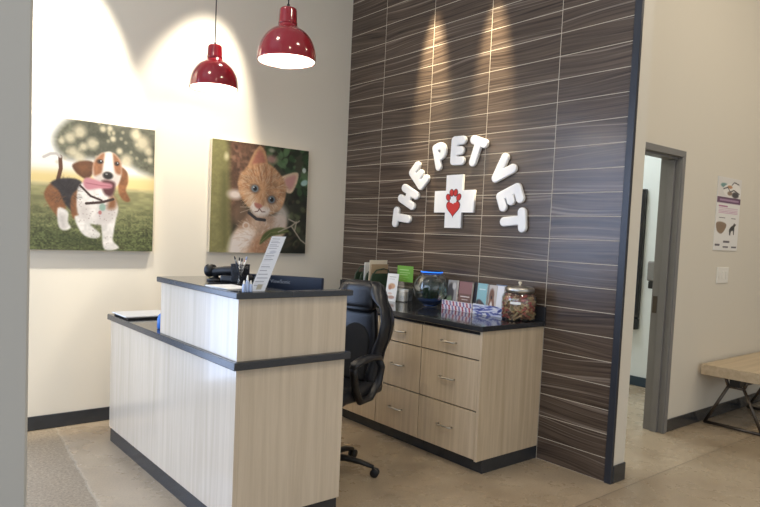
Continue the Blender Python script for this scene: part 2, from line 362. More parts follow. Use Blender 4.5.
# ------------------------------------------------------------------ painted prints
class Paint:
    ink = 1.
    def __init__(s, W, H, conv):
        s.W, s.H, s.conv = W, H, conv
        s.X, s.Y = np.meshgrid((np.arange(W)+.5)/W, (np.arange(H)+.5)/H)
        s.im = np.zeros((H, W, 3))
    def noise(s, sx, sy, seed=0):
        g = np.random.default_rng(seed); a = g.random((sy+2, sx+2)); x = s.X*sx; y = s.Y*sy
        i = x.astype(int); j = y.astype(int); fx = x-i; fy = y-j; fx = fx*fx*(3-2*fx); fy = fy*fy*(3-2*fy)
        return (a[j, i]*(1-fx)+a[j, i+1]*fx)*(1-fy)+(a[j+1, i]*(1-fx)+a[j+1, i+1]*fx)*fy
    def put(s, al, c):
        c = np.array(c, float)/255 if not isinstance(c, np.ndarray) else c
        s.im = s.im*(1-al[..., None])+c*al[..., None]
    def poly(s, pts, c, soft=.008, al=1., smooth=True, tex=0, seed=1):
        P = [s.conv(*p) for p in pts]
        if smooth:
            Q = []; n = len(P)
            for i in range(n):
                p0, p1, p2, p3 = P[i-1], P[i], P[(i+1) % n], P[(i+2) % n]
                for t in (0, .25, .5, .75):
                    Q.append(tuple(.5*((2*p1[k])+(-p0[k]+p2[k])*t+(2*p0[k]-5*p1[k]+4*p2[k]-p3[k])*t*t+(-p0[k]+3*p1[k]-3*p2[k]+p3[k])*t**3) for k in (0, 1)))
            P = Q
        ins = np.zeros(s.X.shape, bool); d = np.full(s.X.shape, 9.)
        for (ax, ay), (bx, by) in zip(P, P[1:]+P[:1]):
            if ay != by:
                cr = ((ay > s.Y) != (by > s.Y)) & (s.X < (bx-ax)*(s.Y-ay)/(by-ay)+ax); ins ^= cr
            L2 = max((bx-ax)**2+(by-ay)**2, 1e-12); t = np.clip(((s.X-ax)*(bx-ax)+(s.Y-ay)*(by-ay))/L2, 0, 1)
            d = np.minimum(d, np.hypot(s.X-ax-t*(bx-ax), s.Y-ay-t*(by-ay)))
        sd = np.where(ins, -d, d); a = np.clip(.5-sd/(2*soft), 0, 1)*al
        cc = np.array(c, float)/255
        if tex: cc = np.clip(cc*(1+.5*tex*(s.noise(63, 67, seed)-.5)[..., None]+.5*tex*(s.noise(23, 29, seed+1)-.5)[..., None]+.4*tex*(s.noise(9, 11, seed+2)-.5)[..., None]), 0, 1)
        s.put(a, cc if tex else c)
    def ell(s, x, y, rx, ry, c, ang=0, soft=.25, al=1.):
        px, py = s.conv(x, y); qx, _ = s.conv(x+rx, y); _, qy = s.conv(x, y+ry); ex = abs(qx-px); ey = max(abs(qy-py), 1e-4)
        dx = s.X-px; dy = s.Y-py; ca, sa = math.cos(ang), math.sin(ang)
        r = np.hypot((dx*ca+dy*sa)/ex, (-dx*sa+dy*ca)/ey); s.put(np.clip((1+soft-r)/(2*soft), 0, 1)*al, c)
    def line(s, pts, w, c, soft=.003, al=1.):
        P = [s.conv(*p) for p in pts]; d = np.full(s.X.shape, 9.)
        for (ax, ay), (bx, by) in zip(P[:-1], P[1:]):
            L2 = max((bx-ax)**2+(by-ay)**2, 1e-12); t = np.clip(((s.X-ax)*(bx-ax)+(s.Y-ay)*(by-ay))/L2, 0, 1)
            d = np.minimum(d, np.hypot(s.X-ax-t*(bx-ax), s.Y-ay-t*(by-ay)))
        s.put(np.clip(.5-(d-w)/(2*soft), 0, 1)*al, c)
    def fur(s, n, cx, cy, R, length, cols, seed, w=.0025, al=.5, inside=None):
        g = np.random.default_rng(seed)
        for k in range(n):
            a = g.random()*2*PI; r = R*math.sqrt(g.random()); x, y = cx+r*math.cos(a), cy+r*math.sin(a)
            d = a+(g.random()-.5)*.7; l = length*(.6+.8*g.random())
            s.line([(x, y), (x+l*math.cos(d), y+l*math.sin(d))], w, cols[g.integers(len(cols))], .003, al)
    def mesh(s, name, o0, ex, ey, parent):
        """o0 top-left corner, ex along the width, ey down the height"""
        im = np.clip(s.im, 0, 1); im = im*.78+im.mean(-1, keepdims=True)*.22; lin = np.where(im <= .04045, im/12.92, ((im+.055)/1.055)**2.4)*s.ink
        W, H = s.W, s.H; o0 = np.array(o0); ex = np.array(ex); ey = np.array(ey)
        I, J = np.meshgrid(np.arange(W+1)/W, np.arange(H+1)/H)
        V = o0+I[..., None]*ex+J[..., None]*ey
        idx = np.arange((W+1)*(H+1)).reshape(H+1, W+1)
        F = np.stack([idx[1:, :-1], idx[1:, 1:], idx[:-1, 1:], idx[:-1, :-1]], -1).reshape(-1, 4)
        me = D.meshes.new(name); me.from_pydata(V.reshape(-1, 3).tolist(), [], F.tolist())
        ca = me.color_attributes.new('print', 'FLOAT_COLOR', 'CORNER')
        c4 = np.concatenate([lin.reshape(-1, 3), np.ones((W*H, 1))], 1).repeat(4, 0).astype(np.float32)
        ca.data.foreach_set('color', c4.ravel()); me.materials.append(M['print'])
        o = D.objects.new(name, me); COL.objects.link(o)
        if parent: o.parent = parent
        return o
# ------------------------------------------------------------------ camera
cam = D.cameras.new('camera'); co = D.objects.new('camera', cam); COL.objects.link(co); SC.camera = co
yaw, pit, rol = math.radians(38.11676), math.radians(3.30458), math.radians(2.41336)
fw = Vector((math.sin(yaw)*math.cos(pit), math.cos(yaw)*math.cos(pit), -math.sin(pit)))
r0 = Vector((math.cos(yaw), -math.sin(yaw), 0)); u0 = r0.cross(fw)
rr = r0*math.cos(rol)+u0*math.sin(rol); uu = rr.cross(fw)
m4 = Matrix((rr, uu, -fw)).transposed().to_4x4(); m4.translation = (-3.84047, -4.99929, 1.5297)
co.matrix_world = m4
cam.sensor_fit = 'HORIZONTAL'; cam.sensor_width = 36; cam.lens = 640.5426*36/760; cam.shift_x = 31.266/760; cam.shift_y = 16.969/760; cam.clip_start = .05
# ------------------------------------------------------------------ setting
CH = 4.6
struct(MB().box((-7, -10, -.1), (6, 3, 0)).build('floor', M['floor']))
struct(MB().box((-7, -10, CH), (6, 3, CH+.1)).build('ceiling', M['ceil']))
struct(MB().box((-2.98, 0, 0), (.012, .15, CH)).build('wall_back', M['wall']))
acc = MB().box((0, -2.868, 0), (.012, 0, CH)).build('wall_accent', M['tile']); struct(acc)
struct(MB().box((.012, -2.903, 0), (.16, .15, CH)).build('wall_partition', M['wall']))
struct(MB().box((-.012, -2.912, 0), (.016, -2.866, CH), .003).build('trim_1', M['trimmetal']))
struct(MB().box((.0165, -2.915, .0), (.162, -2.9035, .115), .003).build('baseboard_partition', M['rubber']))
struct(MB().box((-2.98, -.012, .003), (-.6, 0, .105), .003).build('baseboard_back', M['rubber']))
DX0, DX1, DZ = .47, 1.42, 2.25
struct(MB().box((.15, -2.54, 0), (DX0-.05, -2.4, CH)).box((DX0-.05, -2.54, DZ+.05), (DX1+.05, -2.4, CH)).box((DX1+.05, -2.54, 0), (6, -2.4, CH)).build('wall_right', M['wall']))
struct(MB().box((DX1+.0525, -2.552, .002), (6, -2.54, .105), .003).build('baseboard_right', M['rubber']))
# door frame: jambs with stops, head, strike plate
dfm = MB()
for x0, x1, sx in ((DX0-.05, DX0, 1), (DX1, DX1+.05, -1)):
    dfm.box((x0, -2.56, 0), (x1, -2.382, DZ), .003)
    inner = DX0 if sx > 0 else DX1
    dfm.box((min(inner, inner+sx*.02), -2.505, 0), (max(inner, inner+sx*.02), -2.45, DZ-.02), .002)
    dfm.box((min(inner, inner+sx*.007), -2.552, 0), (max(inner, inner+sx*.007), -2.535, DZ-.02), .001)
dfm.box((DX0-.05, -2.56, DZ), (DX1+.05, -2.382, DZ+.05), .003).box((DX0, -2.52, DZ-.016), (DX1, -2.44, DZ), .002)
dr = struct(dfm.build('door_1', M['frame']))
MB().box((DX1-.004, -2.43, .98), (DX1+.002, -2.395, 1.12), .001).build('strike_plate', M['bronze'], dr)
# room behind the doorway
struct(MB().box((2.95, -2.4, 0), (3.08, 1.5, CH)).build('wall_far', M['off']))
struct(MB().box((.15, 1.5, 0), (3.08, 1.62, CH)).build('wall_far_back', M['off']))
struct(MB().box((2.938, -2.4, .002), (2.95, 1.5, .105), .003).build('baseboard_far', M['teal']))
# grey column, nearer the camera at the left
struct(MB().box((-4.3, -3.2, 0), (-3.47, -3.0, CH), .008).build('wall_left', M['column']))
# glazed wall that continues the back wall to the left, behind the column
wf = MB()
for x in (-6.96, -5.6, -4.3, -3.06): wf.box((x-.03, .03, 0), (x+.03, .12, 3.4), .004)
for z in (0.05, 3.37, 2.4): wf.box((-6.96, .035, z-.03), (-3.06, .115, z+.03), .004)
w1 = struct(wf.build('window_1', M['trimmetal']))
MB().box((-6.93, .07, .08), (-3.09, .074, 3.34)).build('pane', M['pane'], w1)
struct(MB().box((-7, 0, 3.4), (-2.98, .15, CH)).build('wall_back_left', M['wall']))
struct(MB().box((5.9, -10, 0), (6, 3, CH)).build('wall_far_right', M['wall']))
# ------------------------------------------------------------------ reception desk
X0, X1, Y0, Y1 = -2.39, -1.742, -2.32, -.49
dk = thing('reception_desk', 'pale wood laminate reception desk with two dark counters', 'reception desk', (X0, Y0, 0))
def dpart(mb, n, m): o = mb.build(n, M[m], dk); o.matrix_parent_inverse = Matrix.Translation((-X0, -Y0, 0)); return o
dpart(MB().box((X0, Y0, .1), (X0+.025, Y1, .859), .001), 'front_panel', 'desk')
dpart(MB().box((X0+.0252, Y0, .1), (X1, Y0+.025, .859), .001), 'end_panel', 'desk')
dpart(MB().box((X0+.0252, Y1-.025, .1), (X1, Y1, .859), .001), 'end_panel', 'desk')
dpart(MB().box((X0+.008, Y0+.008, 0), (X0+.03, Y1-.004, .1), .001), 'toe_kick', 'rubber')
dpart(MB().box((X0+.0302, Y0+.008, 0), (X1-.01, Y0+.03, .1), .001), 'toe_kick', 'rubber')
dpart(MB().box((X0-.022, Y0-.022, .86), (X1+.025, Y1+.022, .897), .004), 'worktop', 'edge')
dpart(MB().box((X0-.018, Y0-.018, .8971), (X1+.021, Y1+.018, .8985)), 'worktop_surface', 'counter')
YB = -1.375
dpart(MB().box((X0, Y0, .899), (X0+.025, YB, 1.199), .001), 'upper_front_panel', 'desk')
dpart(MB().box((X0+.0252, Y0, .899), (X1, Y0+.025, 1.199), .001), 'upper_end_panel', 'desk')
dpart(MB().box((X0+.0252, YB-.025, .899), (X0+.26, YB, 1.199), .001), 'upper_end_panel', 'desk')
dpart(MB().box((X0-.022, Y0-.022, 1.2), (X0+.29, YB+.02, 1.23), .004).box((X0+.289, Y0-.022, 1.2), (X1+.025, Y0+.05, 1.23), .004), 'transaction_counter', 'edge')
dpart(MB().box((X0-.018, Y0-.018, 1.2301), (X0+.286, YB+.016, 1.2312)), 'counter_surface', 'counter')
ZU = 1.2316; ZL = .899
# ------------------------------------------------------------------ things on the desk
# monitor, its back towards the lobby
mo = thing('computer_monitor', 'black computer monitor seen from behind above the reception desk', 'monitor', (-1.91, -1.925, ZL), math.atan2(.35, -.25))
W = .50
MB().box((-W/2, -.018, .06), (W/2, .012, .378), .006).build('casing', M['navy'], mo)
MB().box((-W/2+.012, -.0205, .072), (W/2-.012, -.0185, .366)).build('screen', M['plastic'], mo)
MB().box((-.03, .0125, .01), (.03, .035, .25), .006).build('stand_neck', M['plastic'], mo)
MB().box((-.12, -.09, 0), (.12, .09, .012), .005).build('stand_base', M['plastic'], mo)
fc = D.curves.new('logo', 'FONT'); fc.body = 'ViewSonic'; fc.size = .029; fc.align_x = 'CENTER'; fc.extrude = .0006
t = D.objects.new('tmp', fc); COL.objects.link(t); dg = bpy.context.evaluated_depsgraph_get(); me = D.meshes.new_from_object(t.evaluated_get(dg)); D.objects.remove(t)
me.materials.clear(); me.materials.append(M['logo']); lg = D.objects.new('logo', me); COL.objects.link(lg); lg.parent = mo
lg.matrix_local = Matrix.Translation((.0, .0128, .335)) @ Matrix.Rotation(PI, 4, 'Z') @ Matrix.Rotation(PI/2, 4, 'X')
# slanted card holder
a = Vector((-2.312, -2.285, ZU)); ex = Vector((.074, -.012, 0)); up = Vector((.125, .02, .268)); nrm = ex.cross(up).normalized()
ch = thing('sign_holder', 'slanted clear acrylic holder with a tall printed sheet on the desk', 'sign holder', a)
def loc(mb, n, m, par, o): ob = mb.build(n, M[m], par); ob.matrix_parent_inverse = Matrix.Translation(-Vector(o)); return ob
e1 = ex.normalized()
loc(MB().sheet([a-e1*.003, a+ex+e1*.003, a+ex+e1*.003+up*1.01, a-e1*.003+up*1.01], .0018), 'back_plate', 'acrylic', ch, a)
bk = Vector((.055, .085, 0))
loc(MB().sheet([a, a+ex, a+ex+bk, a+bk], .0018), 'base_plate', 'acrylic', ch, a)
pc = Paint(20, 74, lambda x, y: (x, y)); pc.im[:] = np.array((222, 226, 236))/255
for k in range(26):
    y = .05+k*.034
    if k in (6, 7, 13, 20): continue
    pc.line([(.12, y), (.55+.33*random.random(), y)], .004, (120, 126, 150), al=.75)
pc.ell(.5, .29, .22, .03, (190, 196, 214)); pc.poly([(.35, .88), (.72, .88), (.72, .97), (.35, .97)], (180, 172, 150), smooth=False)
q = pc.mesh('printed_sheet', a+up*1.0+nrm*.0022*(-1 if nrm.y > 0 else 1), ex, -up, ch); q.matrix_parent_inverse = Matrix.Translation(-a)
# three small bottles
bb = [(-2.358, -2.31, .055, 'small pale blue dropper bottle, leftmost of three by the slanted card holder'), (-2.341, -2.312, .08, 'tallest pale blue dropper bottle between its two shorter neighbours'), (-2.325, -2.316, .055, 'small pale blue dropper bottle right beside the slanted card holder')]
for x, y, h, lb in bb:
    bt = thing('dropper_bottle', lb, 'bottle', (x, y, ZU), 0, 'dropper bottles on the desk')
    MB().lathe([(0, 0), (.0085, 0), (.009, .003), (.009, h*.6), (.005, h*.7), (0, h*.7)], n=14).build('body', M['paleblue'], bt)
    MB().lathe([(.0055, h*.7), (.0055, h*.8), (.002, h), (0, h)], n=12).build('cap', M['white_pl'], bt)
# pen cup and pens
cx, cy = -2.185, -1.95
cup = thing('pen_cup', 'black wire mesh pen cup standing on the upper desk counter', 'cup', (cx, cy, ZU))
wm = MB()
for z in (.002, .108): wm.tube([(.05*math.cos(a)*(1 if z > .05 else .93), .05*math.sin(a)*(1 if z > .05 else .93), z) for a in np.linspace(0, 2*PI, 25)[:-1]], .0022, 6, closed=True)
for k in range(38):
    a0 = 2*PI*k/38
    for sg in (1, -1):
        wm.tube([(.0495*(.93+.07*s)*math.cos(a0+sg*s*1.1), .0495*(.93+.07*s)*math.sin(a0+sg*s*1.1), .002+.106*s) for s in np.linspace(0, 1, 6)], .0012, 4)
wm.build('mesh_wall', M['wire'], cup)
MB().lathe([(0, 0), (.046, 0), (.046, .003), (0, .003)], n=20).build('base', M['wire'], cup)
pens = [('white pen with a red end in the mesh cup', 'paper', 'heart'), ('white pen with a black end in the mesh cup', 'paper', 'plastic'), ('black pen standing in the mesh cup', 'plastic', 'plastic'), ('dark blue pen in the mesh cup', 'navy', 'steel'), ('silver pen in the mesh cup', 'steel', 'plastic'), ('white pen with a pale blue end in the mesh cup', 'paper', 'paleblue')]
for k, (lb, m1, m2) in enumerate(pens):
    a0 = k*1.05+.3; b0 = Vector((cx+.012*math.cos(a0+2.6), cy+.012*math.sin(a0+2.6), ZU+.004)); tp = Vector((cx+.036*math.cos(a0), cy+.03*math.sin(a0), ZU+.135+.008*(k % 3)))
    pn = thing('pen', lb, 'pen', b0, 0, 'pens in the mesh cup')
    loc(MB().tube([b0, b0+(tp-b0)*.08, b0+(tp-b0)*.88], [.0015, .0042, .0042], 8), 'barrel', m1, pn, b0)
    loc(MB().tube([b0+(tp-b0)*.88, tp], [.0044, .0038], 8), 'end', m2, pn, b0)
# black handheld device on the counter
dv = thing('barcode_scanner', 'black handheld device with round blue-lensed head lying on the desk', 'scanner', (-2.20, -1.695, ZU), -1.05)
MB().lathe([(0, 0), (.05, 0), (.052, .008), (.03, .016), (.016, .02), (.014, .03), (0, .03)], c=(-.0, 0, 0), n=24).build('stand', M['plastic'], dv)
MB().tube([(-.03, 0, .05), (0, 0, .052), (.06, 0, .06), (.15, 0, .068), (.2, 0, .06)], [.03, .028, .03, .03, .022], 14, flat=(1, .9)).build('handle', M['plastic'], dv)
MB().tube([(-.06, 0, .055), (-.05, 0, .056), (-.015, 0, .056)], [.032, .038, .034], 18).build('head', M['plastic'], dv)
MB().tube([(-.0625, -.006, .05), (-.0595, -.006, .05)], [.02, .022], 14).build('lens', M['lens'], dv)
MB().box((.06, -.055, 0), (.22, .055, .04), .012).build('cradle', M['plastic'], dv)
# papers
def paper(name, c, w, h, rz, z, n, lb, cat, grp=None):
    o = thing(name, lb, cat, (c[0], c[1], z), rz, grp)
    for k in range(n):
        MB().box((-w/2, -h/2, k*.0012), (w/2, h/2, k*.0012+.001)).build('sheet', M['paper'], o).rotation_euler = (0, 0, random.uniform(-.05, .05))
    return o
paper('paper_stack', (-2.315, -2.08), .15, .23, .05, ZU, 4, 'white papers lying flat on the upper counter by the pen cup', 'papers')
# white tray with black base on the lower counter
tr = thing('document_tray', 'white sheet on a black tray at the low end of the desk', 'tray', (-2.23, -.66, ZL))
MB().box((-.155, -.15, 0), (.18, .13, .012), .004).build('tray', M['plastic'], tr)
MB().box((-.165, -.135, .0125), (.175, .145, .02), .002).build('sheet', M['paper'], tr)
tg = MB().box((-.012, -.02, 0), (.012, .02, .03), .006).build('eraser', M['cream']); tg.location = (-1.99, -.56, ZL); tag(tg, 'small cream block on the low counter behind the white tray', 'block')
bl = thing('spray_bottle', 'blue bottle on the low counter tucked behind the raised desk panel', 'bottle', (-2.318, -1.235, ZL))
MB().lathe([(0, 0), (.03, 0), (.034, .006), (.034, .06), (.026, .085), (.012, .098), (0, .098)], n=24).build('body', M['blue'], bl)
MB().lathe([(.013, .098), (.013, .122), (0, .122)], n=16).build('cap', M['white_pl'], bl)
# ------------------------------------------------------------------ back counter
CY = -2.345; FX = -.65
units = [(-2.345, -1.80), (-1.80, -1.335), (-1.335, -.87), (-.87, -.03)]
labs = ['maple three-drawer cabinet at the exposed end of the back counter', 'maple three-drawer cabinet beside the end unit, right of the black chair', 'maple drawer cabinet mostly hidden behind the black office chair', 'maple cabinet at the corner, behind the desk and chair']
for (ya, yb), lb in zip(units, labs):
    c = thing('drawer_cabinet', lb, 'cabinet', (FX, ya, 0), 0, 'drawer cabinets under the back counter')
    def cp(mb, n, m, par=c): o = mb.build(n, M[m], par); o.matrix_parent_inverse = Matrix.Translation((-FX, -ya, 0)); return o
    cp(MB().box((FX+.021, ya+.001, .09), (-.003, yb-.001, .939), .001), 'body', 'maple')
    cp(MB().box((FX+.0203, ya+(.022 if ya < -2.3 else .0015), .1), (FX+.0209, yb-.0015, .93)), 'gap_shade_sheet', 'dark')  # dark sheet behind the drawer fronts, paints the shade in their gaps
    cp(MB().box((FX+.065, ya+.001, 0), (-.003, yb-.001, .0895), .001), 'toe_kick', 'rubber')
    y0 = ya+(.022 if ya < -2.3 else .004); y1 = yb-.004
    for z0, z1 in ((.1, .41), (.418, .745), (.753, .913)):
        dw = MB().box((FX, y0, z0), (FX+.0195, y1, z1), .0015).build('drawer', M['maple'], c); dw.matrix_parent_inverse = Matrix.Translation((-FX, -ya, 0))
        yc = (y0+y1)/2; zc = (z0+z1)/2; zc = zc+.0 if z1-z0 < .2 else zc+.004
        hd = MB().tube([(FX-.0005, yc-.062, zc), (FX-.022, yc-.062, zc), (FX-.03, yc-.05, zc), (FX-.03, yc+.05, zc), (FX-.022, yc+.062, zc), (FX-.0005, yc+.062, zc)], .0062, 8).build('handle', M['steel'], dw)
    if ya < -2.3: cp(MB().box((FX, ya, .09), (FX+.0205, ya+.0205, .939), .001), 'end_stile', 'maple')
ct = thing('countertop', 'dark speckled stone countertop along the tiled wall', 'countertop', (FX, CY, .94))
def cpt(mb, n, m): o = mb.build(n, M[m], ct); o.matrix_parent_inverse = Matrix.Translation((-FX, -CY, -.94)); return o
cpt(MB().box((-.675, -2.358, .9405), (-.002, -.004, .975), .003), 'slab', 'counter')
cpt(MB().box((-.022, -2.358, .9752), (-.002, -.004, 1.075), .002), 'backsplash', 'counter')
ZC = .9756
# ---- treat jar
jar = thing('treat_jar', 'glass jar of dog biscuits with steel lid at the counter end', 'jar', (-.146, -2.232, ZC))
R_ = .12
MB().lathe([(0, .0), (R_*.9, 0), (R_, .012), (R_, .155), (R_*.93, .18), (R_*.78, .195), (R_*.78, .208), (R_*.75, .208), (R_*.75, .193), (R_*.9, .176), (R_*.965, .153), (R_*.965, .014), (0, .006)], n=40).build('glass_body', M['glass'], jar)
ld = MB().lathe([(R_*.8, .196), (R_*.84, .198), (R_*.84, .222), (R_*.7, .236), (.02, .242), (0, .242)], n=36).build('lid', M['steel'], jar)
MB().lathe([(.006, .242), (.006, .25), (.013, .258), (.012, .268), (0, .272)], n=16).build('knob', M['cream'], ld)
aa = math.atan2(-2.76, -3.7)
lbm = MB()
for k in range(8):
    t0 = aa+.12+(k-4)*.075-.0; t1 = t0+.075
    lbm.hexa([(r*math.cos(t), r*math.sin(t), z) for z in (.118, .136) for r, t in ((R_+.0006, t0), (R_+.0006, t1), (R_+.0012, t1), (R_+.0012, t0))])
lbl = lbm.build('label_strip', M['paper'], jar); lbl.rotation_euler = (0, 0, -.32)
def biscuit(kind):
    b = MB(); L_ = .023
    b.tube([(-L_, 0, 0), (-L_*.5, 0, 0), (L_*.5, 0, 0), (L_, 0, 0)], [.0085, .0075, .0075, .0085], 8)
    for s in (-1, 1):
        for t in (-1, 1): b.ball((s*L_*1.1, t*.006, 0), .0085, n=8)
    return b
src = []
for k, m_ in enumerate(M['biscuit']):
    o = biscuit(0).build('dog_biscuit', m_); src.append(o)
cols = ['tan', 'brown', 'reddish', 'dark brown', 'olive']
cnt = 0; grp = 'dog biscuits in the glass jar'
for lay in range(10):
    z = ZC+.03+lay*.0152
    ring = [(R_*.77, 15), (R_*.42, 8)] if lay < 9 else [(R_*.7, 12), (R_*.35, 6), (0, 1)]
    for rad, n in ring:
        for k in range(n):
            a0 = 2*PI*(k+.5*(lay % 2)+random.uniform(-.2, .2))/n; c = random.choices(range(5), (5, 4, 4, 2, 2))[0]
            o = src[c] if src[c].get('label') is None else src[c].copy()
            if o is not src[c]: COL.objects.link(o)
            o.location = (-.146+rad*math.cos(a0), -2.232+rad*math.sin(a0), z+random.uniform(-.004, .004))
            o.rotation_euler = (random.uniform(-.7, .7), random.uniform(-.7, .7), a0+PI/2+random.uniform(-.5, .5))
            tag(o, 'small %s bone-shaped dog biscuit inside the glass jar' % cols[c], 'biscuit', grp+', '+cols[c])
# ---- two patterned boxes with books
def carton(lb, x0, x1, y0, y1, h, base, spots, name):
    o = thing(name, lb, 'box', ((x0+x1)/2, (y0+y1)/2, ZC), 0)
    dx, dy = (x1-x0)/2, (y1-y0)/2; w = .003
    b = MB().box((-dx, -dy, 0), (dx, dy, w)).box((-dx, -dy, w), (-dx+w, dy, h)).box((dx-w, -dy, w), (dx, dy, h*1.3)).box((-dx+w, -dy, w), (dx-w, -dy+w, h)).box((-dx+w, dy-w, w), (dx-w, dy, h))
    b.build('carton', M['white_pl'], o)
    def pr(wm, hm, o0, exx, eyy, sd, nm):
        n1, n2 = max(12, int(wm/.003)), max(12, int(hm/.003))
        p = Paint(n1, n2, lambda x, y: (x/wm, y/hm)); p.im[:] = np.array(base)/255; g = np.random.default_rng(sd)
        spots(p, wm, hm, g); return p.mesh(nm, o0, exx, eyy, o)
    pr(2*dy, h, (-dx-.0006, dy, h), (0, -2*dy, 0), (0, 0, -h), 3, 'front_print')
    pr(2*dx, h, (-dx, -dy-.0006, h), (2*dx, 0, 0), (0, 0, -h), 5, 'side_print')
    return o
def bones(p, w, h, g):
    for i in range(int(w/.034)+1):
        for j in range(2):
            c = (198, 70, 92) if (i+j) % 2 else (120, 110, 168)
            x, y = i*.034+.012+(.0 if j else .008), h*(.28+.46*j)
            p.ell(x, y, .007, h*.2, c); p.ell(x-.003, y-h*.16, .009, .006, c); p.ell(x+.003, y+h*.16, .009, .006, c)
def flowers(p, w, h, g):
    for i in range(int(w*h/.0007)):
        x, y = g.random()*w, g.random()*h; c = [(52, 66, 160), (86, 100, 190), (190, 200, 236)][g.integers(3)]
        p.ell(x, y, .012+.009*g.random(), .009+.008*g.random(), c, ang=g.random()*3, soft=.2)
carton('low display box printed with pink and purple bones, holding books', -.175, -.045, -1.83, -1.525, .07, (240, 226, 232), bones, 'display_box')
carton('low display box printed with dark blue flowers, holding books', -.175, -.045, -2.115, -1.84, .075, (226, 230, 244), flowers, 'display_box')
def book(lb, y0, y1, x0, th, h, cover, sm='paper', tilt=.1, z=ZC+.0035):
    """a book standing in a box, its cover facing the lobby (-X)"""
    o = thing('book', lb, 'book', (x0, (y0+y1)/2, z), 0, 'books in the display boxes'); o.rotation_euler = (0, tilt, 0)
    w = abs(y1-y0)/2
    MB().box((.001, -w+.002, .001), (th-.001, w-.001, h-.002)).build('pages', M['paper'], o)
    MB().box((0, -w, 0), (.001, w, h)).box((th-.001, -w, 0), (th, w, h)).box((.001, w-.001, 0), (th-.001, w, h)).build('cover', M[sm], o)
    p = Paint(40, 56, lambda x, y: (x, y)); cover(p); p.mesh('cover_print', (-.0005, w, h), (0, -2*w, 0), (0, 0, -h), o)
    return o
def c_grey(p):
    p.im[:] = np.array((150, 146, 142))/255; p.poly([(0, .3), (.4, .1), (.7, .4), (.6, .8), (.1, .9)], (58, 50, 48), .05); p.ell(.7, .2, .2, .12, (200, 196, 190)); p.poly([(.05, .6), (.5, .55), (.5, .75), (.05, .8)], (108, 132, 84), .05)
def c_brown(p):
    p.im[:] = np.array((118, 76, 62))/255; p.poly([(0, 0), (1, 0), (1, .42), (0, .42)], (150, 98, 96), .02, smooth=False); p.line([(.2, .52), (.85, .52)], .02, (228, 214, 204)); p.line([(.3, .62), (.75, .62)], .012, (228, 214, 204)); p.ell(.5, .8, .25, .1, (92, 52, 40))
def c_black(p): p.im[:] = np.array((34, 32, 40))/255; p.ell(.5, .4, .3, .2, (70, 66, 84))
def c_teal(p):
    p.im[:] = np.array((134, 196, 206))/255; p.poly([(0, .6), (.4, .55), (1, .75), (1, 1), (0, 1)], (62, 60, 66), .03); p.line([(.2, .2), (.8, .2)], .02, (210, 236, 236)); p.ell(.35, .7, .2, .14, (96, 70, 60))
def c_dog(p):
    p.im[:] = np.array((206, 196, 186))/255; p.ell(.5, .35, .25, .22, (128, 82, 58)); p.poly([(.3, .5), (.75, .45), (.85, 1), (.2, 1)], (140, 92, 66), .04); p.ell(.5, .75, .14, .2, (236, 228, 220)); p.ell(.5, .42, .07, .06, (40, 30, 28))
def c_white(p): p.im[:] = np.array((238, 240, 246))/255; p.line([(.2, .75), (.8, .75)], .015, (150, 160, 200)); p.line([(.25, .83), (.7, .83)], .01, (150, 160, 200))
def c_blue(p): p.im[:] = np.array((110, 134, 172))/255; p.ell(.5, .5, .3, .3, (70, 92, 136))
book('book with a grey photo cover, first in the bone-patterned box', -1.555, -1.65, -.164, .016, .225, c_grey, 'paper')
book('book with a brown and mauve cover in the bone-patterned box', -1.655, -1.785, -.146, .018, .222, c_brown, 'tan')
book('black-covered book at the back of the bone-patterned box', -1.675, -1.815, -.122, .02, .225, c_black, 'plastic')
book('teal-covered book in the blue flowered box', -1.855, -1.945, -.164, .014, .225, c_teal, 'lens')
book('book with a brown dog on its cover in the flowered box', -1.935, -2.02, -.146, .014, .22, c_dog, 'cream')
book('white-covered book beside the brown dog book', -2.025, -2.085, -.148, .016, .22, c_white, 'paper')
book('blue-backed book, last in the flowered box beside the jar', -1.99, -2.10, -.122, .018, .225, c_blue, 'navy')
# ---- fish bowl
fb = thing('fish_bowl', 'round glass fish bowl with blue-lit lid, plants and blue gravel', 'fish bowl', (-.17, -1.395, ZC))
RB = .14; zc = .145
prof = [(math.sin(t)*RB*1.02, zc-math.cos(t)*RB*1.04) for t in np.linspace(.02, 2.55, 22)]; prof[0] = (0, 0)
prof[1] = (.06, .001)
MB().lathe(prof+[(r-.003 if r > .01 else 0, z+.003) for r, z in prof[::-1]], n=40).build('glass_bowl', M['glass'], fb)
wp = [(r*.965, z+.0045) for r, z in prof if z < .22]; MB().lathe(wp+[(0, wp[-1][1])], n=36).build('water', M['water'], fb)
gp = [(r*.945, z+.0065) for r, z in prof if z < .055]; MB().lathe(gp+[(.04, gp[-1][1]+.01), (0, gp[-1][1]+.006)], n=36).build('gravel', M['gravel'], fb)
lf = MB()
for k in range(90):
    a0 = random.uniform(0, 2*PI); r = random.uniform(.01, .06); h = random.uniform(.06, .17); b0 = Vector((r*math.cos(a0), r*math.sin(a0), .05)); 
    le = random.uniform(0, 2*PI); out = Vector((math.cos(le), math.sin(le), 0))*random.uniform(.01, .045)
    pts = [b0+out*s*s+Vector((0, 0, h*s)) for s in np.linspace(0, 1, 6)]
    lf.tube(pts, [.002, .007, .009, .008, .005, .001], 6, flat=(1, .2))
lf.build('plant', M['leaf'], fb)
lid = MB().lathe([(0, .268), (.066, .268), (.082, .271), (.083, .281), (.074, .288), (.0, .291)], n=36).build('lid', M['navy'], fb)
MB().lathe([(.0835, .2725), (.0875, .2725), (.0875, .2795), (.0835, .2795)], n=36, closed=True).build('led_ring', M['led'], lid)
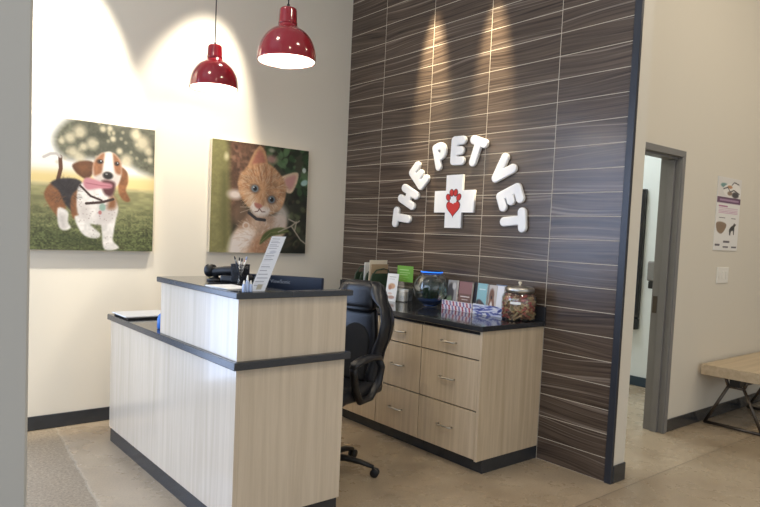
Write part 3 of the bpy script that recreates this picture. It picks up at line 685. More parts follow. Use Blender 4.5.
# ---- leaflet rack, cards, sign
rk = thing('brochure_rack', 'dark green curved brochure rack behind the black chair', 'rack', (-.2, -.72, ZC))
for j, yy in enumerate((.13, .055, -.02, -.09)):
    pts = [(-.11, yy, .003), (-.12, yy, .12), (-.1, yy, .2), (-.05, yy, .262-.015*(j % 2)), (.03, yy, .275-.015*(j % 2)), (.085, yy, .25), (.1, yy, .12), (.1, yy, .003)]
    MB().tube(pts, .006, 8).build('hoop', M['green'], rk)
    MB().box((-.1, yy-.002, .01), (.09, yy+.002, .22), .001).build('divider', M['green'], rk)
MB().box((-.12, -.1, 0), (.105, .14, .008), .003).build('base', M['green'], rk)
def leafl(nm, lb, c, y, w, h, m_, tilt, th=.006, x=-.2):
    o = MB().box((-w/2, -th/2, 0), (w/2, th/2, h), .001).build(nm, M[m_]); o.location = (x, y, ZC+.0086); o.rotation_euler = (tilt, 0, 0); return tag(o, lb, c, 'leaflets in the green rack')
leafl('folder', 'large cream folder standing tallest in the green rack', 'folder', -.762, .2, .325, 'cream', .04)
leafl('folder', 'white folder leaning in front of the green rack hoops', 'folder', -.69, .19, .30, 'paper', .04)
leafl('folder', 'tan folder at the right end of the green rack', 'folder', -.782, .19, .29, 'tan', .04)
# orange cat card
cd = thing('leaflet', 'white leaflet with an orange cat picture propped beside the rack', 'leaflet', (-.25, -1.0, ZC)); cd.rotation_euler = (0, .16, .25)
MB().box((0, -.055, 0), (.004, .055, .235), .0006).build('card', M['paper'], cd)
pc = Paint(40, 84, lambda x, y: (x, y)); pc.im[:] = np.array((240, 238, 232))/255; pc.ell(.5, .45, .3, .1, (214, 160, 110)); pc.ell(.35, .5, .15, .08, (190, 120, 76)); pc.ell(.55, .85, .3, .06, (196, 150, 126)); pc.ell(.4, .72, .2, .04, (228, 200, 180))
pc.line([(.2, .12), (.8, .12)], .012, (176, 176, 170)); pc.line([(.2, .2), (.7, .2)], .008, (190, 190, 186))
pc.mesh('print', (-.0006, .055, .235), (0, -.11, 0), (0, 0, -.235), cd)
# green sign in a clear stand with a tray of cards
gs = thing('sign_holder', 'bright green sign in a clear stand between leaflet and fish bowl', 'sign', (-.12, -1.035, ZC)); gs.rotation_euler = (0, 0, .1)
MB().box((0, -.085, .0), (.004, .085, .30), .001).box((-.09, -.09, 0), (.004, .09, .004), .001).box((-.09, -.09, .0041), (-.087, .09, .09), .0008).box((-.087, -.09, .0041), (0, -.0875, .09)).box((-.087, .0875, .0041), (0, .09, .09)).build('stand', M['acrylic'], gs)
pc = Paint(70, 52, lambda x, y: (x, y)); pc.im[:] = np.array((112, 184, 46))/255
for y, x1, w in ((.25, .7, .03), (.42, .8, .02), (.55, .65, .02), (.72, .75, .015), (.84, .5, .015)): pc.line([(.15, y), (x1, y)], w, (206, 232, 170), al=.7)
sh = MB().box((-.0022, -.088, .165), (-.0008, .088, .30)).build('card', M['lime'], gs)
pc.mesh('print', (-.0026, .088, .30), (0, -.176, 0), (0, 0, -.135), gs)
for k in range(5):
    o = MB().box((-.0012, -.06, 0), (.0012, .06, .1-.006*(k % 2)), .0004).build('card', M['cream' if k % 2 else 'paper']); o.location = (-.14-.011*k, -1.035, ZC+.006); o.rotation_euler = (0, .02, .1)
    tag(o, 'small %s card, %s in the clear tray under the green sign' % (('white', 'cream')[k % 2], ('rearmost', 'second from back', 'middle', 'second from front', 'foremost')[k]), 'card', 'cards in the clear tray')
# ------------------------------------------------------------------ office chair
oc = thing('office_chair', 'black vinyl racing-style office chair behind the reception desk', 'office chair', (-1.41, -1.76, 0), PI+.3)
MB().lathe([(0, .055), (.045, .055), (.05, .08), (.045, .115), (.03, .125), (0, .125)], n=24).build('base_hub', M['plastic'], oc)
for k in range(5):
    a0 = 2*PI*k/5+.67; d = Vector((math.cos(a0), math.sin(a0), 0))
    lg = MB().tube([d*.03+Vector((0, 0, .095)), d*.12+Vector((0, 0, .098)), d*.22+Vector((0, 0, .085)), d*.305+Vector((0, 0, .062))], [.03, .026, .022, .016], 12, flat=(1, .75)).build('leg', M['plastic'], oc)
    p = Vector((-d.y, d.x, 0)); cs = MB()
    for s in (-1, 1):
        c = d*.315+p*.016*s+Vector((0, 0, .0285)); cs.tube([c-p*.009, c-p*.006, c+p*.006, c+p*.009], [.022, .0275, .0275, .022], 16)
    cs.tube([d*.305+Vector((0, 0, .06)), d*.315+Vector((0, 0, .03))], .009, 8).build('caster', M['plastic'], lg)
MB().lathe([(.028, .12), (.028, .27), (.018, .27), (.018, .44), (0, .44)], n=20).build('gas_column', M['gas'], oc)
MB().box((-.12, -.07, .43), (.12, .07, .475), .012).build('tilt_mechanism', M['plastic'], oc)
MB().tube([(.02, -.06, .455), (.04, -.22, .45), (.05, -.28, .445)], [.006, .006, .012], 8).build('lever', M['plastic'], oc)
# seat: cushion with raised sides
rows = []
for i in range(13):
    x = -.24+.52*i/12; row = []
    fr = math.sin(PI*min(1, max(0, i/12)))**.35 if 0 < i < 12 else .55
    for j in range(24):
        a0 = 2*PI*j/24; c, s = math.cos(a0), math.sin(a0)
        y = .255*math.copysign(abs(c)**.5, c)*(.9+.1*fr); sid = max(0, abs(y)-.14)/.11
        z = .53+(.045+.028*sid)*math.copysign(abs(s)**.6, s)*(.6+.4*fr)+.02*sid
        if i > 9: z -= .012*(i-9)
        row.append((x, y, z))
    rows.append(row)
grid_shell(rows, 'seat', M['leather'], oc, closed_u=True)
def bx(z): return -.215-.17*(z-.5)-.02*math.sin((z-.45)*4)      # recline of the back
def hw(z):                                                        # half width of the back outline
    P = [(.46, .215), (.6, .22), (.75, .235), (.88, .262), (.96, .268), (1.03, .25), (1.11, .205), (1.19, .165), (1.22, .12)]
    for (a, wa), (b, wb) in zip(P, P[1:]):
        if a <= z <= b: t = (z-a)/(b-a); t = t*t*(3-2*t); return wa+(wb-wa)*t
    return P[0][1] if z < .46 else P[-1][1]
def slab(name, zs, half, fwd, th, m_, par=oc, edge=.5):
    """padded panel: superellipse sections up the back"""
    rows = []
    for z in zs:
        h, f, t = half(z), fwd(z), th(z); row = []
        for j in range(24):
            a0 = 2*PI*j/24; c, s = math.cos(a0), math.sin(a0)
            row.append((bx(z)+f+t*math.copysign(abs(s)**edge, s), h*math.copysign(abs(c)**edge, c), z))
        rows.append(row)
    return grid_shell(rows, name, M[m_], par, closed_u=True)
en = lambda z, a, b, k=.04: max(.15, min(1, (1-max(0, (a+k-z)/k)**2)**.5 if z < a+k else 1)*min(1, (1-max(0, (z-b+k)/k)**2)**.5 if z > b-k else 1))
L_ = lambda a, b, n: list(np.linspace(a, b, n))
slab('backrest', L_(.53, 1.04, 18), lambda z: .155 if z < .85 else .155-.03*(z-.85)/.17, lambda z: .0, lambda z: .034*en(z, .53, 1.04), 'leather')
def lum(z):
    return .118*math.sqrt(max(.02, 1-max(0, (z-.8)/.14)**2)) if z > .8 else .118
slab('lumbar_panel', L_(.57, .938, 16), lum, lambda z: .028, lambda z: .014*en(z, .57, .94, .03), 'mesh')
slab('headrest', L_(1.02, 1.22, 14), lambda z: (.125-.03*max(0, (z-1.12)/.1)**2)*en(z, 1.01, 1.225, .04)**.5, lambda z: .022, lambda z: .05*en(z, 1.02, 1.22, .05), 'leather')
for s in (-1, 1):
    zs = L_(.53, 1.215, 24); rows = []
    for z in zs:
        h = hw(z); k = max(0., min(1., (z-.53)/.08))*max(0., min(1., (1.22-z)/.05)); wd = (.04 if z < .8 else .04-.012*min(1, max(0, (z-.8)/.1)))*(.5+.5*k)
        if z > 1.06: wd = (.03+.05*min(1, (z-1.06)/.06))*(.5+.5*k)*.8
        dp = (.06+.02*math.exp(-((z-.92)/.1)**2))*(.5+.5*k)
        fw_ = .035 if z < 1.06 else .035-.03*min(1, (z-1.06)/.1)
        rows.append([(bx(z)+fw_+dp*math.sin(2*PI*j/16), s*(h-wd)+wd*math.cos(2*PI*j/16), z) for j in range(16)])
    grid_shell(rows, 'side_bolster', M['leather'], oc, closed_u=True)
    MB().tube([(bx(z)+.035-.03*max(0, min(1, (z-1.06)/.1))+.0, s*(hw(z)+.002), z) for z in L_(.58, 1.2, 24)], .005, 6).build('piping', M['piping'], oc)
    # arm: padded rest on a looped support
    MB().tube([(-.13, s*.285, .745), (-.1, s*.287, .765), (.0, s*.29, .775), (.1, s*.292, .77), (.16, s*.29, .755), (.185, s*.288, .73)], [.02, .034, .037, .037, .034, .02], 12, flat=(1, .6)).build('armrest', M['leather'], oc)
    MB().tube([(-.11, s*.285, .75), (-.15, s*.285, .70), (-.13, s*.28, .6), (-.05, s*.27, .515), (.06, s*.27, .51), (.13, s*.28, .6), (.165, s*.287, .7), (.17, s*.288, .74)], .026, 10, flat=(1, .8)).build('arm_support', M['plastic'], oc)
# ------------------------------------------------------------------ pendant lamps
def lamp(x, y, z, lb):
    o = thing('pendant_lamp', lb, 'pendant lamp', (x, y, z), 0, 'red pendant lamps')
    R = .177
    prof = [(R, 0), (R*1.0, .012)]+[(R*math.cos(t)**.85, .012+.195*math.sin(t)) for t in np.linspace(.12, 1.2, 14)]
    prof += [(.062, .202), (.058, .212), (.056, .22)]
    MB().lathe(prof+[(max(r-.004, .01), z_-.003) for r, z_ in prof[::-1]][:-1]+[(R-.004, .0)], n=48).build('shade', M['red'], o)
    inn = [(r-.006, z_-.004) for r, z_ in prof if z_ > .005 and r > .06]; inn = [(R-.006, .002)]+inn
    MB().lathe(inn+[(.0, inn[-1][1]+.004)], n=48).build('shade_lining', M['white_in'], o)
    MB().lathe([(.057, .22), (.058, .226), (.056, .232), (.052, .298), (.05, .308), (.045, .313), (.012, .316), (0, .316)], n=32).build('cap', M['red'], o)
    MB().lathe([(.0, .05), (.03, .058), (.04, .085), (.036, .11), (.018, .14), (.018, .17), (0, .17)], n=20).build('bulb', M['bulb'], o)
    MB().tube([(0, 0, .314), (0, 0, .338)], [.012, .008], 10).tube([(0, 0, .334), (0, 0, CH-z-.026)], .0042, 8).build('cord', M['cord'], o)
    MB().lathe([(0, CH-z-.03), (.06, CH-z-.03), (.065, CH-z-.02), (.065, CH-z-.001), (0, CH-z-.001)], n=24).build('ceiling_canopy', M['red'], o)
    li = D.lights.new('pendant_bulb', 'POINT'); li.energy = 9; li.color = (1, .85, .66); li.shadow_soft_size = .03
    lo = D.objects.new('pendant_bulb', li); COL.objects.link(lo); lo.location = (x, y, z+.035)
lamp(-1.75, -1.64, 2.55, 'glossy red dome pendant lamp hanging higher in view, nearer the tiled wall')
lamp(-1.69, -.54, 2.565, 'glossy red dome pendant lamp hanging lower in view, above the two pictures')
# ------------------------------------------------------------------ sign on the tiled wall
LT = dict(
    T=[[(-.25, .36), (.25, .36)], [(0, .36), (0, -.36)]],
    H=[[(-.22, .36), (-.22, -.36)], [(.22, .36), (.22, -.36)], [(-.22, 0), (.22, 0)]],
    E=[[(-.17, .36), (-.17, -.36)], [(-.17, .36), (.2, .36)], [(-.17, 0), (.13, 0)], [(-.17, -.36), (.2, -.36)]],
    P=[[(-.17, .36), (-.17, -.36)], [(-.17, .36), (.02, .36)]+[(.02+.19*math.cos(t), .17+.19*math.sin(t)) for t in np.linspace(PI/2, -PI/2, 9)]+[(-.17, -.02)]],
    V=[[(-.25, .36), (0, -.33), (.25, .36)]])
sign = [('T', -.853, 1.684, 'T starting the word THE at the lower left of the arc'), ('H', -.923, 1.866, 'H, the middle letter of the word THE'), ('E', -1.04, 2.041, 'E ending the word THE'),
        ('P', -1.28, 2.193, 'P starting the word PET'), ('E', -1.47, 2.222, 'E in the middle of PET at the top of the arc'), ('T', -1.657, 2.198, 'T ending the word PET'),
        ('V', -1.917, 2.039, 'V starting the word VET'), ('E', -2.004, 1.845, 'E in the middle of the word VET'), ('T', -2.043, 1.671, 'T ending the word VET at the lower right')]
HL = .224
for c, y, z, lb in sign:
    sd, xs = strokes_sdf(LT[c], .155 if c != 'P' else .14, -.62, .62, .02)
    lps = [[(p[0]*HL, p[1]*HL) for p in l] for l in contour(sd, xs, xs)]
    o = solid_from_loops('sign_letter', lps, M['puffy'], .03, .008)
    o.matrix_world = on_accent(y, z, .0155, math.atan2(y+1.45, z-1.617))
    tag(o, 'puffy white sign letter '+lb, 'sign letter', 'letters of the wall sign')
cr = thing('cross_sign', 'white cross with a red heart and paw on the tiled wall', 'sign'); cr.matrix_world = on_accent(-1.454, 1.82, .0)
a, b = .088, .212
o = solid_from_loops('cross_board', [[(-a, -b), (a, -b), (a, -a), (b, -a), (b, a), (a, a), (a, b), (-a, b), (-a, a), (-b, a), (-b, -a), (-a, -a)]], M['puffy'], .026, .003, cr); o.location = (0, 0, .0135)
def heart(s): return [(s*16*math.sin(t)**3/17, s*(13*math.cos(t)-5*math.cos(2*t)-2*math.cos(3*t)-math.cos(4*t))/17) for t in np.linspace(2*PI, 0, 48)[:-1]]
def ellp(rx, ry): return [(rx*math.cos(t), ry*math.sin(t)) for t in np.linspace(0, 2*PI, 25)[:-1]]
def em(n, lp, m_, x, y, z, th, ang=0):
    o = solid_from_loops(n, [lp], M[m_], th, .0004, cr); o.location = (x, y, z); o.rotation_euler = (0, 0, ang); return o
em('heart_outline', heart(.080), 'outline', 0, -.05, .0275, .0015); em('heart', heart(.072), 'heart', 0, -.05, .0287, .0015)
for x, y, an in ((-.056, .033, .5), (-.021, .069, .15), (.021, .069, -.15), (.056, .033, -.5)):
    em('toe_outline', ellp(.0245, .031), 'outline', x, y, .0275, .0015, an); em('toe', ellp(.018, .0245), 'heart', x, y, .0291, .0015, an)
em('paw_pad', [(1.2*x, 1.2*y) for x, y in [(.0, .052), (.013, .048), (.018, .036), (.03, .028), (.028, .012), (.012, .008), (0, .002), (-.012, .008), (-.028, .012), (-.03, .028), (-.018, .036), (-.013, .048)][::-1]], 'puffy', 0, -.022, .0305, .0015)
# ------------------------------------------------------------------ pictures on the back wall
def canvas(name, lb, x0, x1, z0, z1, P):
    P.ink = .68
    o = thing(name, lb, 'picture', ((x0+x1)/2, 0, z0))
    MB().box(((x0-x1)/2, -.04, 0), ((x1-x0)/2, -.001, z1-z0), .002).build('canvas_body', M['cream'], o)
    P.mesh('printed_image', ((x0-x1)/2, -.0405, z1-z0), (x1-x0, 0, 0), (0, 0, -(z1-z0)), o)
# --- dog running on grass
def dconv(X, Y): s_ = (X-80)/379; t = 83+39*s_; return s_, (Y-t)/(478-t)
p = Paint(200, 200, dconv); Yn = p.Y
p.im[:] = np.array((250, 247, 240))/255
p.put(np.clip(1-np.abs(Yn-.47)/.12, 0, 1)*.9, (247, 222, 150))
tree = [(165, 150), (200, 100), (260, 90), (340, 105), (420, 112), (480, 118), (480, 250), (420, 245), (380, 225), (330, 215), (270, 208), (215, 212), (180, 195)]
p.poly(tree, (104, 104, 84), .03, tex=.5, seed=3); p.poly([(250, 120), (420, 125), (450, 205), (330, 200), (255, 180)], (66, 70, 58), .06, al=.6, tex=.4)
g = np.random.default_rng(5)
for x, y, r in ((235, 132, 17), (215, 190, 14), (270, 165, 16), (245, 175, 11), (398, 135, 15), (420, 160, 22), (372, 212, 17), (300, 122, 9), (320, 120, 8), (208, 150, 14), (185, 160, 8), (440, 185, 12), (445, 210, 9), (235, 205, 15), (350, 185, 9), (330, 150, 8)):
    p.ell(x, y, r, r, (236, 220, 180), soft=.5, al=.75)
for k in range(36): p.ell(170+290*g.random(), 100+130*g.random(), 5, 5, (214, 200, 160), soft=.5, al=.5)
p.poly([(60, 246), (200, 250), (300, 262), (480, 262), (480, 310), (300, 300), (60, 278)], (246, 214, 128), .03, al=.8, smooth=False)
gr = np.clip((Yn-.485)/.04, 0, 1); gcol = np.array((168, 162, 106))/255*(1-np.clip((Yn-.5)/.4, 0, 1))[..., None]+np.array((96, 104, 58))/255*np.clip((Yn-.5)/.4, 0, 1)[..., None]
gcol = gcol*(1+.55*np.clip((Yn-.62)*4, 0, 1)[..., None]*(p.noise(90, 110, 8)-.5)[..., None]*1.3+.3*(p.noise(20, 60, 9)-.5)[..., None]); p.put(gr, np.clip(gcol, 0, 1))
BR, BRd, WH, BK = (150, 92, 52), (106, 64, 40), (236, 230, 224), (58, 52, 54)
p.poly([(140, 420), (260, 440), (350, 466), (330, 476), (200, 455)], (60, 70, 38), .04, al=.55)
p.line([(176, 276), (184, 240), (182, 206)], .014, BRd); p.line([(182, 206), (172, 197), (156, 198), (138, 208)], .010, (198, 190, 184))
p.poly([(145, 300), (165, 280), (190, 300), (200, 350), (185, 385), (165, 365), (142, 325)], BR, tex=.3)
p.poly([(178, 355), (205, 365), (206, 395), (214, 412), (195, 420), (180, 405)], WH, tex=.2)
p.poly([(158, 282), (190, 268), (235, 272), (248, 300), (238, 340), (220, 365), (195, 340), (180, 305)], BK, tex=.4)
p.poly([(212, 330), (232, 300), (242, 340), (236, 378), (218, 382)], BR, tex=.3)
p.poly([(232, 295), (262, 275), (310, 290), (345, 335), (345, 375), (312, 400), (255, 396), (232, 365)], WH, tex=.15)
p.poly([(225, 378), (258, 382), (272, 405), (298, 428), (288, 442), (255, 436), (235, 412)], WH, tex=.2)
p.poly([(302, 375), (342, 365), (338, 420), (336, 448), (354, 470), (312, 475), (303, 430)], WH, tex=.2)
p.poly([(300, 345), (335, 335), (345, 372), (310, 398), (285, 392)], (196, 184, 182), .03, al=.7); p.poly([(236, 345), (262, 352), (262, 388), (240, 378)], (200, 188, 184), .03, al=.7); p.poly([(182, 372), (196, 380), (200, 412), (186, 412)], (190, 178, 172), .02, al=.6)
p.fur(130, 200, 305, 40, 10, [(84, 78, 80), (40, 36, 40)], 51, al=.25); p.fur(60, 165, 330, 28, 9, [(176, 116, 72), (120, 74, 46)], 52, al=.25)
p.poly([(328, 315), (344, 330), (340, 352), (318, 352)], BR, .02)
for k in range(90):
    x, y = 235+110*g.random(), 305+160*g.random(); p.ell(x, y, 1.7, 1.7, (128, 108, 104), soft=.6, al=.4)
p.poly([(216, 228), (245, 216), (274, 220), (276, 248), (258, 268), (240, 262), (224, 248)], BRd, tex=.4); p.poly([(225, 228), (255, 222), (262, 240), (240, 250)], BR, .03, al=.7)
p.poly([(352, 232), (374, 245), (378, 275), (372, 300), (386, 328), (370, 332), (352, 312), (348, 280)], BR, tex=.35)
p.poly([(278, 215), (298, 192), (330, 190), (352, 212), (358, 250), (346, 285), (318, 296), (285, 282), (272, 250)], (226, 212, 200), tex=.1)
p.poly([(275, 222), (295, 195), (308, 196), (308, 225), (298, 250), (278, 258)], (170, 106, 66), .012, tex=.3); p.poly([(330, 192), (352, 212), (357, 250), (342, 250), (330, 225)], (170, 106, 66), .012, tex=.3)
p.poly([(308, 196), (328, 194), (334, 250), (320, 268), (302, 250)], WH, .012)
p.ell(293, 217, 10, 7, (96, 62, 44)); p.ell(343, 222, 8, 7, (96, 62, 44)); p.ell(294, 217, 6, 5, (40, 32, 32)); p.ell(344, 222, 5, 5, (40, 32, 32)); p.ell(296, 215, 1.8, 1.8, (190, 196, 206)); p.ell(345, 220, 1.6, 1.6, (190, 196, 206)); p.poly([(284, 262), (300, 258), (304, 275), (290, 282)], (208, 196, 190), .02, al=.8); p.poly([(330, 258), (346, 262), (342, 280), (332, 276)], (208, 196, 190), .02, al=.8)
p.ell(317, 257, 15, 11, (40, 34, 34)); p.ell(313, 253, 4, 2.5, (140, 136, 136))
p.poly([(300, 272), (336, 276), (338, 300), (326, 318), (306, 308)], (96, 50, 54), .012)
p.poly([(247, 272), (262, 264), (300, 276), (328, 282), (326, 294), (290, 296), (260, 300), (248, 288)], (206, 128, 142), .01); p.line([(255, 280), (300, 287), (325, 288)], .004, (176, 92, 108))
p.line([(256, 340), (300, 336), (334, 326)], .010, (70, 48, 44)); p.line([(238, 288), (268, 318), (300, 330)], .008, (70, 48, 44)); p.ell(303, 350, 9, 11, (140, 176, 160)); p.ell(296, 366, 5, 6, (190, 110, 110))
canvas('dog_picture', 'square canvas print of a basset hound running on grass', -2.888, -1.937, 1.322, 2.272, p)
# --- kitten
def kconv(X, Y): s_ = (X-43)/371; t = 37+46*s_; return s_, (Y-t)/(478-t)
p = Paint(200, 200, kconv)
p.im[:] = np.array((52, 54, 40))/255; p.im *= (1+.9*(p.noise(9, 9, 31)-.5)[..., None]); p.im = np.clip(p.im, 0, 1)
p.poly([(95, 40), (250, 40), (250, 200), (140, 300), (100, 400)], (112, 78, 58), .06, tex=.5)
g = np.random.default_rng(11)
for k in range(90):
    x, y = 250+175*g.random(), 60+190*g.random(); c = [(44, 82, 44), (70, 116, 62), (30, 48, 30), (96, 138, 84)][g.integers(4)]; p.ell(x, y, 9+16*g.random(), 6+9*g.random(), c, ang=g.random()*3, al=.75)
for k in range(30): p.ell(110+110*g.random(), 60+110*g.random(), 5+10*g.random(), 6, [(150, 96, 74), (70, 48, 40), (176, 128, 100)][g.integers(3)], ang=g.random()*3, al=.6, soft=.5)
for k in range(34): p.ell(310+110*g.random(), 260+220*g.random(), 6+14*g.random(), 5+6*g.random(), [(50, 70, 36), (84, 72, 52), (36, 36, 28), (110, 120, 76)][g.integers(4)], ang=g.random()*3, al=.7, soft=.4)
p.ell(262, 115, 22, 16, (214, 150, 140), al=.8, soft=.5); p.ell(262, 80, 12, 8, (220, 200, 180), al=.7, soft=.5); p.ell(397, 157, 8, 10, (214, 230, 220)); p.ell(400, 205, 16, 11, (170, 214, 206), ang=-.4)
p.poly([(30, 20), (95, 30), (108, 200), (112, 330), (120, 490), (20, 490)], (150, 144, 84), .03, tex=.2); p.poly([(78, 180), (100, 200), (108, 420), (85, 440)], (112, 108, 60), .03, al=.7)
p.ell(94, 105, 8, 14, (226, 214, 160), soft=.6); p.ell(130, 252, 26, 18, (246, 226, 214), soft=.5)
OR, ORl, ORd = (212, 154, 104), (236, 200, 162), (178, 112, 68)
p.poly([(120, 470), (128, 400), (165, 350), (190, 320), (260, 330), (318, 330), (332, 380), (310, 430), (288, 490), (110, 490)], (214, 176, 146), .02, tex=.3)
p.poly([(118, 425), (145, 395), (180, 380), (205, 400), (185, 450), (150, 490), (112, 490)], (240, 226, 218), .03); p.poly([(300, 290), (335, 320), (330, 370), (300, 420), (280, 380)], (246, 228, 214), .03, al=.8)
p.poly([(205, 430), (250, 400), (285, 420), (275, 490), (195, 490)], (206, 138, 92), .04, al=.7, tex=.3)
p.poly([(128, 300), (160, 290), (190, 320), (185, 365), (150, 380), (125, 350)], (150, 110, 84), .03, al=.7)
p.poly([(172, 160), (186, 105), (208, 68), (222, 64), (240, 92), (248, 140), (225, 160)], OR, tex=.25); p.poly([(190, 145), (200, 100), (217, 78), (234, 105), (236, 140)], (198, 116, 92), .015, tex=.2)
p.poly([(296, 190), (338, 168), (370, 165), (374, 185), (362, 222), (345, 245), (318, 235)], ORl, tex=.2); p.poly([(318, 195), (345, 178), (364, 180), (355, 215), (338, 230)], (222, 152, 144), .015)
p.poly([(140, 188), (168, 146), (210, 130), (258, 134), (302, 176), (324, 222), (322, 268), (304, 308), (262, 330), (218, 324), (174, 294), (144, 242)], OR, .01, tex=.4)
for pts in ([(190, 150), (200, 175), (206, 195)], [(212, 140), (222, 170), (228, 195)], [(240, 142), (244, 170), (246, 200)], [(265, 152), (264, 180), (264, 215)], [(160, 210), (175, 225), (182, 240)], [(308, 235), (298, 255), (292, 270)]): p.line(pts, .006, ORd, .008, .8)
p.poly([(170, 235), (200, 252), (215, 285), (200, 305), (172, 275)], ORl, .025, al=.8); p.poly([(250, 278), (290, 285), (300, 300), (262, 318), (240, 310)], ORl, .025, al=.8)
p.poly([(218, 215), (245, 215), (236, 260), (224, 290), (206, 275)], (232, 168, 112), .02, al=.8)
p.poly([(196, 282), (215, 295), (240, 300), (262, 308), (250, 330), (215, 330), (190, 308)], (248, 234, 222), .02)
p.poly([(203, 284), (222, 288), (232, 296), (220, 306), (206, 298)], (206, 120, 104), .008)
p.fur(420, 232, 232, 84, 15, [ORl, ORd, (226, 172, 122), (244, 220, 194), (200, 136, 84)], 41)
p.fur(260, 225, 415, 88, 12, [(240, 214, 190), (206, 150, 110), (250, 236, 226), (190, 136, 100)], 42, w=.004, al=.3)
p.poly([(196, 284), (215, 297), (240, 302), (258, 310), (248, 328), (215, 328), (192, 308)], (248, 236, 226), .02, al=.85); p.poly([(203, 284), (222, 288), (232, 296), (220, 306), (206, 298)], (206, 120, 104), .008)
for x, y in ((202, 228), (268, 270)):
    p.ell(x, y, 18, 17, (150, 90, 56), soft=.3); p.ell(x, y, 13.5, 13.5, (132, 156, 168), soft=.2); p.ell(x, y, 13.5, 13.5, (84, 110, 126), soft=.9, al=.4); p.ell(x+1, y, 7, 8.5, (22, 24, 28)); p.ell(x-4, y-5, 2.4, 2.4, (236, 240, 244))
p.line([(222, 306), (216, 316), (205, 318)], .004, (120, 70, 60)); p.line([(222, 306), (232, 318), (244, 318)], .004, (120, 70, 60))
p.line([(182, 322), (212, 346), (244, 350)], .014, (58, 56, 62)); p.ell(173, 372, 13, 13, (236, 222, 208)); p.ell(173, 372, 9, 9, (204, 160, 132))
for pts in ([(195, 300), (150, 300)], [(195, 305), (150, 322)], [(250, 318), (300, 345)], [(252, 312), (310, 325)]): p.line(pts, .002, (250, 244, 236), .003, .6)
p.poly([(228, 445), (238, 410), (268, 386), (312, 378), (346, 392), (318, 402), (276, 412), (250, 428)], (104, 118, 56), .008, tex=.2); p.line([(232, 436), (270, 398), (340, 392)], .003, (150, 158, 90))
for pts in ([(300, 395), (352, 372), (392, 425), (414, 440)], [(340, 345), (372, 360), (385, 352)], [(352, 372), (372, 356)], [(372, 360), (366, 390)]): p.line(pts, .006, (206, 190, 166), .005)
canvas('kitten_picture', 'square canvas print of an orange kitten peering beside a post', -1.447, -.477, 1.325, 2.272, p)
# ------------------------------------------------------------------ right wall: poster, switches, bench
po = thing('poster', 'tall white and purple pet poster on the right-hand wall', 'poster', (2.37, -2.54, 1.52))
MB().box((-.245, -.006, 0), (.245, -.0005, .645), .001).build('board', M['paper'], po)
p = Paint(78, 104, lambda x, y: (x/88, y/275)); p.im[:] = np.array((238, 234, 228))/255
p.poly([(0, 0), (88, 0), (88, 72), (0, 72)], (226, 220, 212), smooth=False)
p.ell(22, 30, 12, 8, (96, 150, 146)); p.poly([(20, 40), (40, 22), (70, 18), (86, 40), (80, 70), (30, 66)], (240, 234, 226)); p.ell(44, 34, 9, 6, (206, 140, 84)); p.ell(66, 62, 13, 11, (62, 56, 60)); p.ell(45, 58, 9, 8, (150, 120, 96)); p.line([(20, 44), (36, 36), (46, 52), (60, 44), (82, 56)], .008, (70, 60, 62)); p.line([(50, 26), (60, 14), (78, 20)], .008, (84, 74, 76))
p.poly([(0, 74), (88, 74), (88, 96), (0, 96)], (102, 52, 96), .004, smooth=False); p.line([(10, 85), (80, 85)], .014, (196, 160, 190), al=.8)
p.line([(8, 108), (40, 108)], .008, (188, 84, 142))
for y in (116, 122, 128, 134): p.line([(8, y), (80, y)], .004, (206, 130, 176), al=.8)
p.line([(12, 152), (34, 152)], .004, (120, 110, 110)); p.line([(58, 152), (74, 152)], .004, (120, 110, 110))
p.poly([(4, 172), (22, 168), (40, 176), (36, 196), (24, 212), (10, 206), (4, 190)], (146, 116, 88), .008)
p.poly([(52, 196), (58, 184), (66, 178), (70, 170), (78, 174), (72, 184), (72, 214), (69, 214), (68, 198), (60, 200), (58, 216), (54, 216)], (36, 34, 38), .006, smooth=False)
for x, y, w in ((34, 242, 22), (34, 262, 18), (4, 255, 16), (66, 262, 18)): p.line([(x, y), (x+w, y)], .012, (72, 64, 76), al=.85)
p.mesh('print', (-.245, -.0066, .645), (.49, 0, 0), (0, 0, -.645), po)
sw = thing('light_switch', 'white three-rocker light switch plate below the poster', 'light switch', (2.355, -2.54, 1.235))
MB().box((-.12, -.007, -.01), (.12, -.0005, .135), .003).build('plate', M['white_pl'], sw)
for x in (-.07, 0, .07): MB().box((x-.02, -.0105, .03), (x+.02, -.0072, .095), .002).build('rocker', M['white_pl'], sw)
bn = thing('bench', 'pale wood bench with angled dark metal legs against the right wall', 'bench', (2.0, -2.57, 0))
MB().box((0, -.455, .44), (1.9, .0, .53), .004).build('bench_top', M['maple_h'], bn)
for x in (.1, 1.05):
    fr = MB()
    pts = [(x, -.02, .014), (x, -.47, .014), (x, -.31, .36), (x, -.19, .36)]
    for a_, b_ in ((0, 1), (1, 2), (2, 3), (3, 0)): fr.tube([pts[a_], pts[b_]], .0135, 8)
    for pt in pts: fr.ball(pt, .0135, n=10)
    fr.tube([pts[2], (x, -.34, .439)], .0135, 8).tube([pts[3], (x, -.16, .439)], .0135, 8)
    fr.build('leg_frame', M['bronze'], bn)
MB().box((.06, -.29, .37), (1.8, -.21, .43), .004).build('under_rail', M['plastic'], bn)
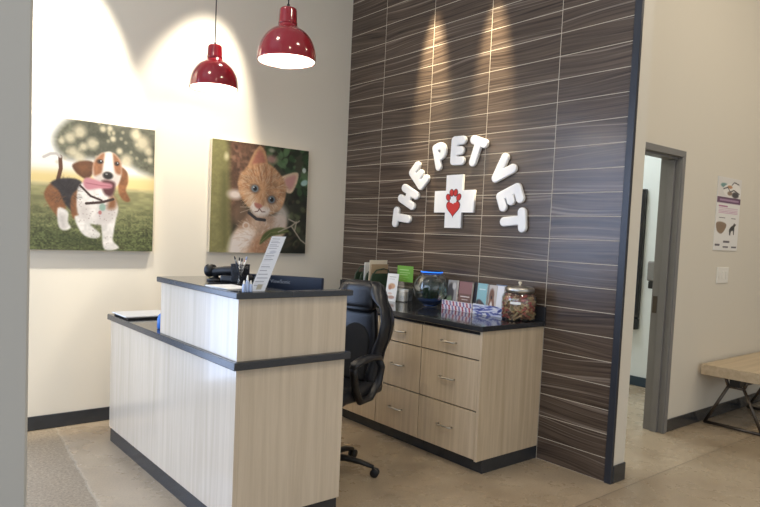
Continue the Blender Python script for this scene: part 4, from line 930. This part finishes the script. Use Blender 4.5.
# far-room items
bo = thing('wall_board', 'tall dark framed board on the wall beyond the doorway', 'board', (2.95, -1.475, .74))
MB().box((-.05, -.03, 0), (-.001, .55, 1.4), .006).build('frame', M['plastic'], bo); MB().box((-.052, .0, .03), (-.0505, .52, 1.37)).build('panel', M['navy'], bo)
MB().box((-.08, -.03, -.12), (-.001, .2, -.005), .006).build('lower_box', M['plastic'], bo)
sd_ = thing('soap_dispenser', 'pale grey dispenser on the far wall just left of the door jamb', 'dispenser', (2.95, -1.66, 1.08))
MB().box((-.1, -.06, .08), (-.001, .06, .29), .015).build('body', M['frame'], sd_); MB().box((-.09, -.045, 0), (-.02, .045, .079), .01).build('nozzle', M['plastic'], sd_)
# ------------------------------------------------------------------ light
wd = D.worlds.new('w'); SC.world = wd; wd.use_nodes = True
bg = wd.node_tree.nodes['Background']; bg.inputs[0].default_value = (.80, .90, 1.0, 1); bg.inputs[1].default_value = .45
def area(name, loc_, tgt, sx, sy, e, col):
    l = D.lights.new(name, 'AREA'); l.shape = 'RECTANGLE'; l.size = sx; l.size_y = sy; l.energy = e; l.color = col
    o = D.objects.new(name, l); COL.objects.link(o); o.location = loc_
    o.rotation_euler = (Vector(tgt)-Vector(loc_)).to_track_quat('-Z', 'Y').to_euler(); return o
def spot(name, loc_, tgt, ang, blend, e, col, soft=.04):
    l = D.lights.new(name, 'SPOT'); l.spot_size = math.radians(ang); l.spot_blend = blend; l.energy = e; l.color = col; l.shadow_soft_size = soft
    o = D.objects.new(name, l); COL.objects.link(o); o.location = loc_
    o.rotation_euler = (Vector(tgt)-Vector(loc_)).to_track_quat('-Z', 'Y').to_euler(); return o
area('window_daylight', (-5.1, -.05, 1.7), (-5.1, -3, 1.5), 3.4, 3.0, 185, (.52, .67, 1))
area('side_window_daylight', (-6.9, -3.5, 1.8), (0, -2.5, 1.3), 5, 2.8, 130, (.6, .74, 1))
area('storefront_daylight', (-2.5, -9.6, 2.0), (-1.5, 0, 1.3), 6.5, 3.2, 45, (.92, .96, 1))
WARM = (1, .86, .66)
for x, y in ((-3.5, -2.0), (-1.0, -4.2), (1.6, -4.2), (-3.2, -5.6), (3.4, -4.6)):
    a_ = area('ceiling_light', (x, y, CH-.03), (x, y, 0), .35, .35, 27, WARM)
spot('picture_spot', (-2.6, -.9, 4.3), (-2.62, 0, 2.38), 36, .5, 720, (1, .94, .82))
spot('picture_spot', (-1.25, -.75, 4.15), (-1.64, 0, 2.2), 40, .55, 430, (1, .92, .78))
spot('tile_spot', (-.27, -1.125, 3.95), (0, -1.13, 2.82), 22, .9, 700, (1, .84, .58))
spot('tile_spot', (-.27, -1.765, 3.9), (0, -1.77, 2.77), 22, .9, 560, (1, .84, .58))
area('far_room_light', (1.6, -.6, CH-.05), (1.6, -.6, 0), 1.2, 1.2, 90, (.9, .97, 1))
# ------------------------------------------------------------------ output look
SC.view_settings.view_transform = 'Standard'; SC.view_settings.look = 'None'; SC.view_settings.gamma = 1; SC.view_settings.use_curve_mapping = False
SC.view_settings.exposure = 0.0
SC.cycles.use_denoising = True
SC.cycles.max_bounces = 8; SC.cycles.transparent_max_bounces = 16; SC.cycles.sample_clamp_indirect = 6
